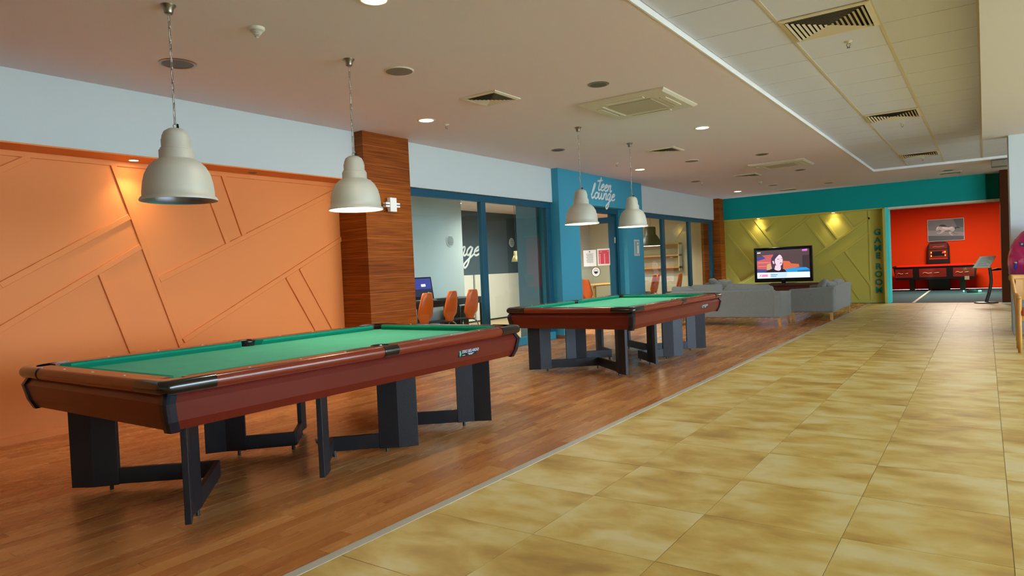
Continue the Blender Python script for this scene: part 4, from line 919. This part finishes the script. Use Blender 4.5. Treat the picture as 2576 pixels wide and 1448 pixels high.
# ================================================================== RIGHT EDGE
t = thing('wooden_armchair', 'light wooden armchair with a rust seat at the right edge', 'chair', (.58, 9.98, 0), 0)
for sx in (-1, 1):
    MB().tube(smooth_pts([(sx * .27, .24, 0), (sx * .275, .23, .4), (sx * .29, .26, .64), (sx * .32, .33, .86)], 4), .026, 8, flat=(Vector((1, 0, 0)), .8)).obj('leg', m_beech, t)
    MB().tube([(sx * .27, -.22, 0), (sx * .27, -.21, .64)], [.02, .026], 8).obj('leg', m_beech, t)
    MB().tube(smooth_pts([(sx * .27, -.25, .64), (sx * .285, -.05, .665), (sx * .29, .26, .655)], 5), .028, 8, flat=(Vector((0, 0, 1)), .6)).obj('armrest', m_beech, t)
    MB().box(min(sx * .25, sx * .28), max(sx * .25, sx * .28), -.2, .22, .38, .43).obj('side_rail', m_beech, t)
MB().tube(smooth_pts([(-.335, .33, .855), (-.2, .38, .85), (0, .40, .85), (.2, .38, .85), (.335, .33, .855)], 5), .04, 10, flat=(Vector((0, 1, 0)), .45)).obj('top_rail', m_beech, t)
mb = MB(); mb.rings([[Vector((x, .31 + .06 * (1 - (x / .3) ** 2), z)) for x in [-.28 + .07 * i for i in range(9)]] + [Vector((x, .335 + .06 * (1 - (x / .3) ** 2), z)) for x in [.28 - .07 * i for i in range(9)]] for z in (.58, .83)]).obj('backrest', m_beech, t, smooth=False)
MB().box(-.25, .25, -.24, .22, .43, .50).obj('seat', mat('rust_fabric', (176, 74, 24), .9), t, bevel=.02, seg=3)
MB().box(-.25, .25, -.21, -.18, .37, .43).obj('seat_rail', m_beech, t); MB().box(-.25, .25, .2, .23, .37, .43).obj('seat_rail', m_beech, t)
t = thing('high_chair', 'white legged stand with a blue tray behind the wooden armchair', 'high chair', (.60, 10.90, 0))
for x, y in ((-.27, -.2), (-.27, .2), (.25, -.2), (.25, .2)): MB().tube([(x, y, .02), (x * .9, y * .8, .70)], .013, 8).obj('leg', m_white, t); MB().cyl(x, y, 0, .03, .02, 10).obj('foot', m_blackpl, t)
MB().box(-.26, .28, -.22, .22, .55, .70).obj('seat', m_pale, t, bevel=.03); MB().prism([(-.24, -.26), (.3, -.26), (.3, .24), (-.10, .24)], .80, .86).obj('tray', mat('tray_blue', (10, 110, 200), .3), t, bevel=.01)
MB().box(-.2, .25, .15, .2, .66, .82).obj('support', m_white, t)
t = thing('ride_machine', 'glossy magenta and purple rounded ride body at the right edge', 'ride machine', (.66, 11.55, .62))
m = bpy.data.materials.new('magenta_shell'); m.use_nodes = True; nt = m.node_tree; p = nt.nodes['Principled BSDF']; p.inputs['Roughness'].default_value = .15; p.inputs['Coat Weight'].default_value = .7
tc = nt.nodes.new('ShaderNodeTexCoord'); sp = nt.nodes.new('ShaderNodeSeparateXYZ'); rp = nt.nodes.new('ShaderNodeValToRGB'); nt.links.new(tc.outputs['Generated'], sp.inputs[0]); nt.links.new(sp.outputs[2], rp.inputs[0]); nt.links.new(rp.outputs[0], p.inputs['Base Color'])
e = rp.color_ramp.elements; e[0].color = rgb(24, 16, 120); e[0].position = .02; e[1].color = rgb(232, 2, 130); e[1].position = .45; q = e.new(.2); q.color = rgb(96, 12, 120)
prof = [(0, 0), (.18, .01), (.29, .05), (.36, .13), (.40, .25), (.41, .38), (.40, .50), (.37, .62), (.32, .72), (.25, .81), (.16, .87), (.08, .90), (0, .91)]
bd = MB().lathe(prof, 32).obj('body', m, t); bd.scale = (1.0, .8, 1)
for x, z, c, n_, sx_, sz_, up in ((-.25, .64, 'ride_blue', (40, 60, 200), 1.1, .45, 0), (-.25, .64, 'ride_yellow', (220, 214, 60), .4, .3, .008), (-.33, .36, 'ride_blue', (40, 60, 200), .5, 1.3, 0), (-.325, .40, 'ride_yellow', (220, 214, 60), .35, .25, .008),
                          (-.16, .47, 'ride_coral', (236, 84, 70), 1.2, .4, 0), (-.10, .72, 'ride_teal', (60, 150, 160), .9, .9, 0), (-.10, .30, 'ride_yellow', (220, 214, 60), .6, .6, 0)):
    yy = -.8 * math.sqrt(max(.001, (.41 if z < .55 else .365) ** 2 - x * x)) - up
    o = MB().lathe([(0, .014), (.04, .010), (.055, 0), (.04, -.01)], 16, M=Matrix.Rotation(PI / 2, 4, 'X')).obj('decal', mat(c, n_, .3), t, (x, yy, z)); o.rotation_euler = (-.25 if z > .55 else 0, .3, math.atan2(x, -yy)); o.scale = (sx_, 1, sz_)
MB().cyl(0, 0, -.62, .05, .2, 20).obj('pedestal', mat('ride_base', (60, 64, 110), .4), t)
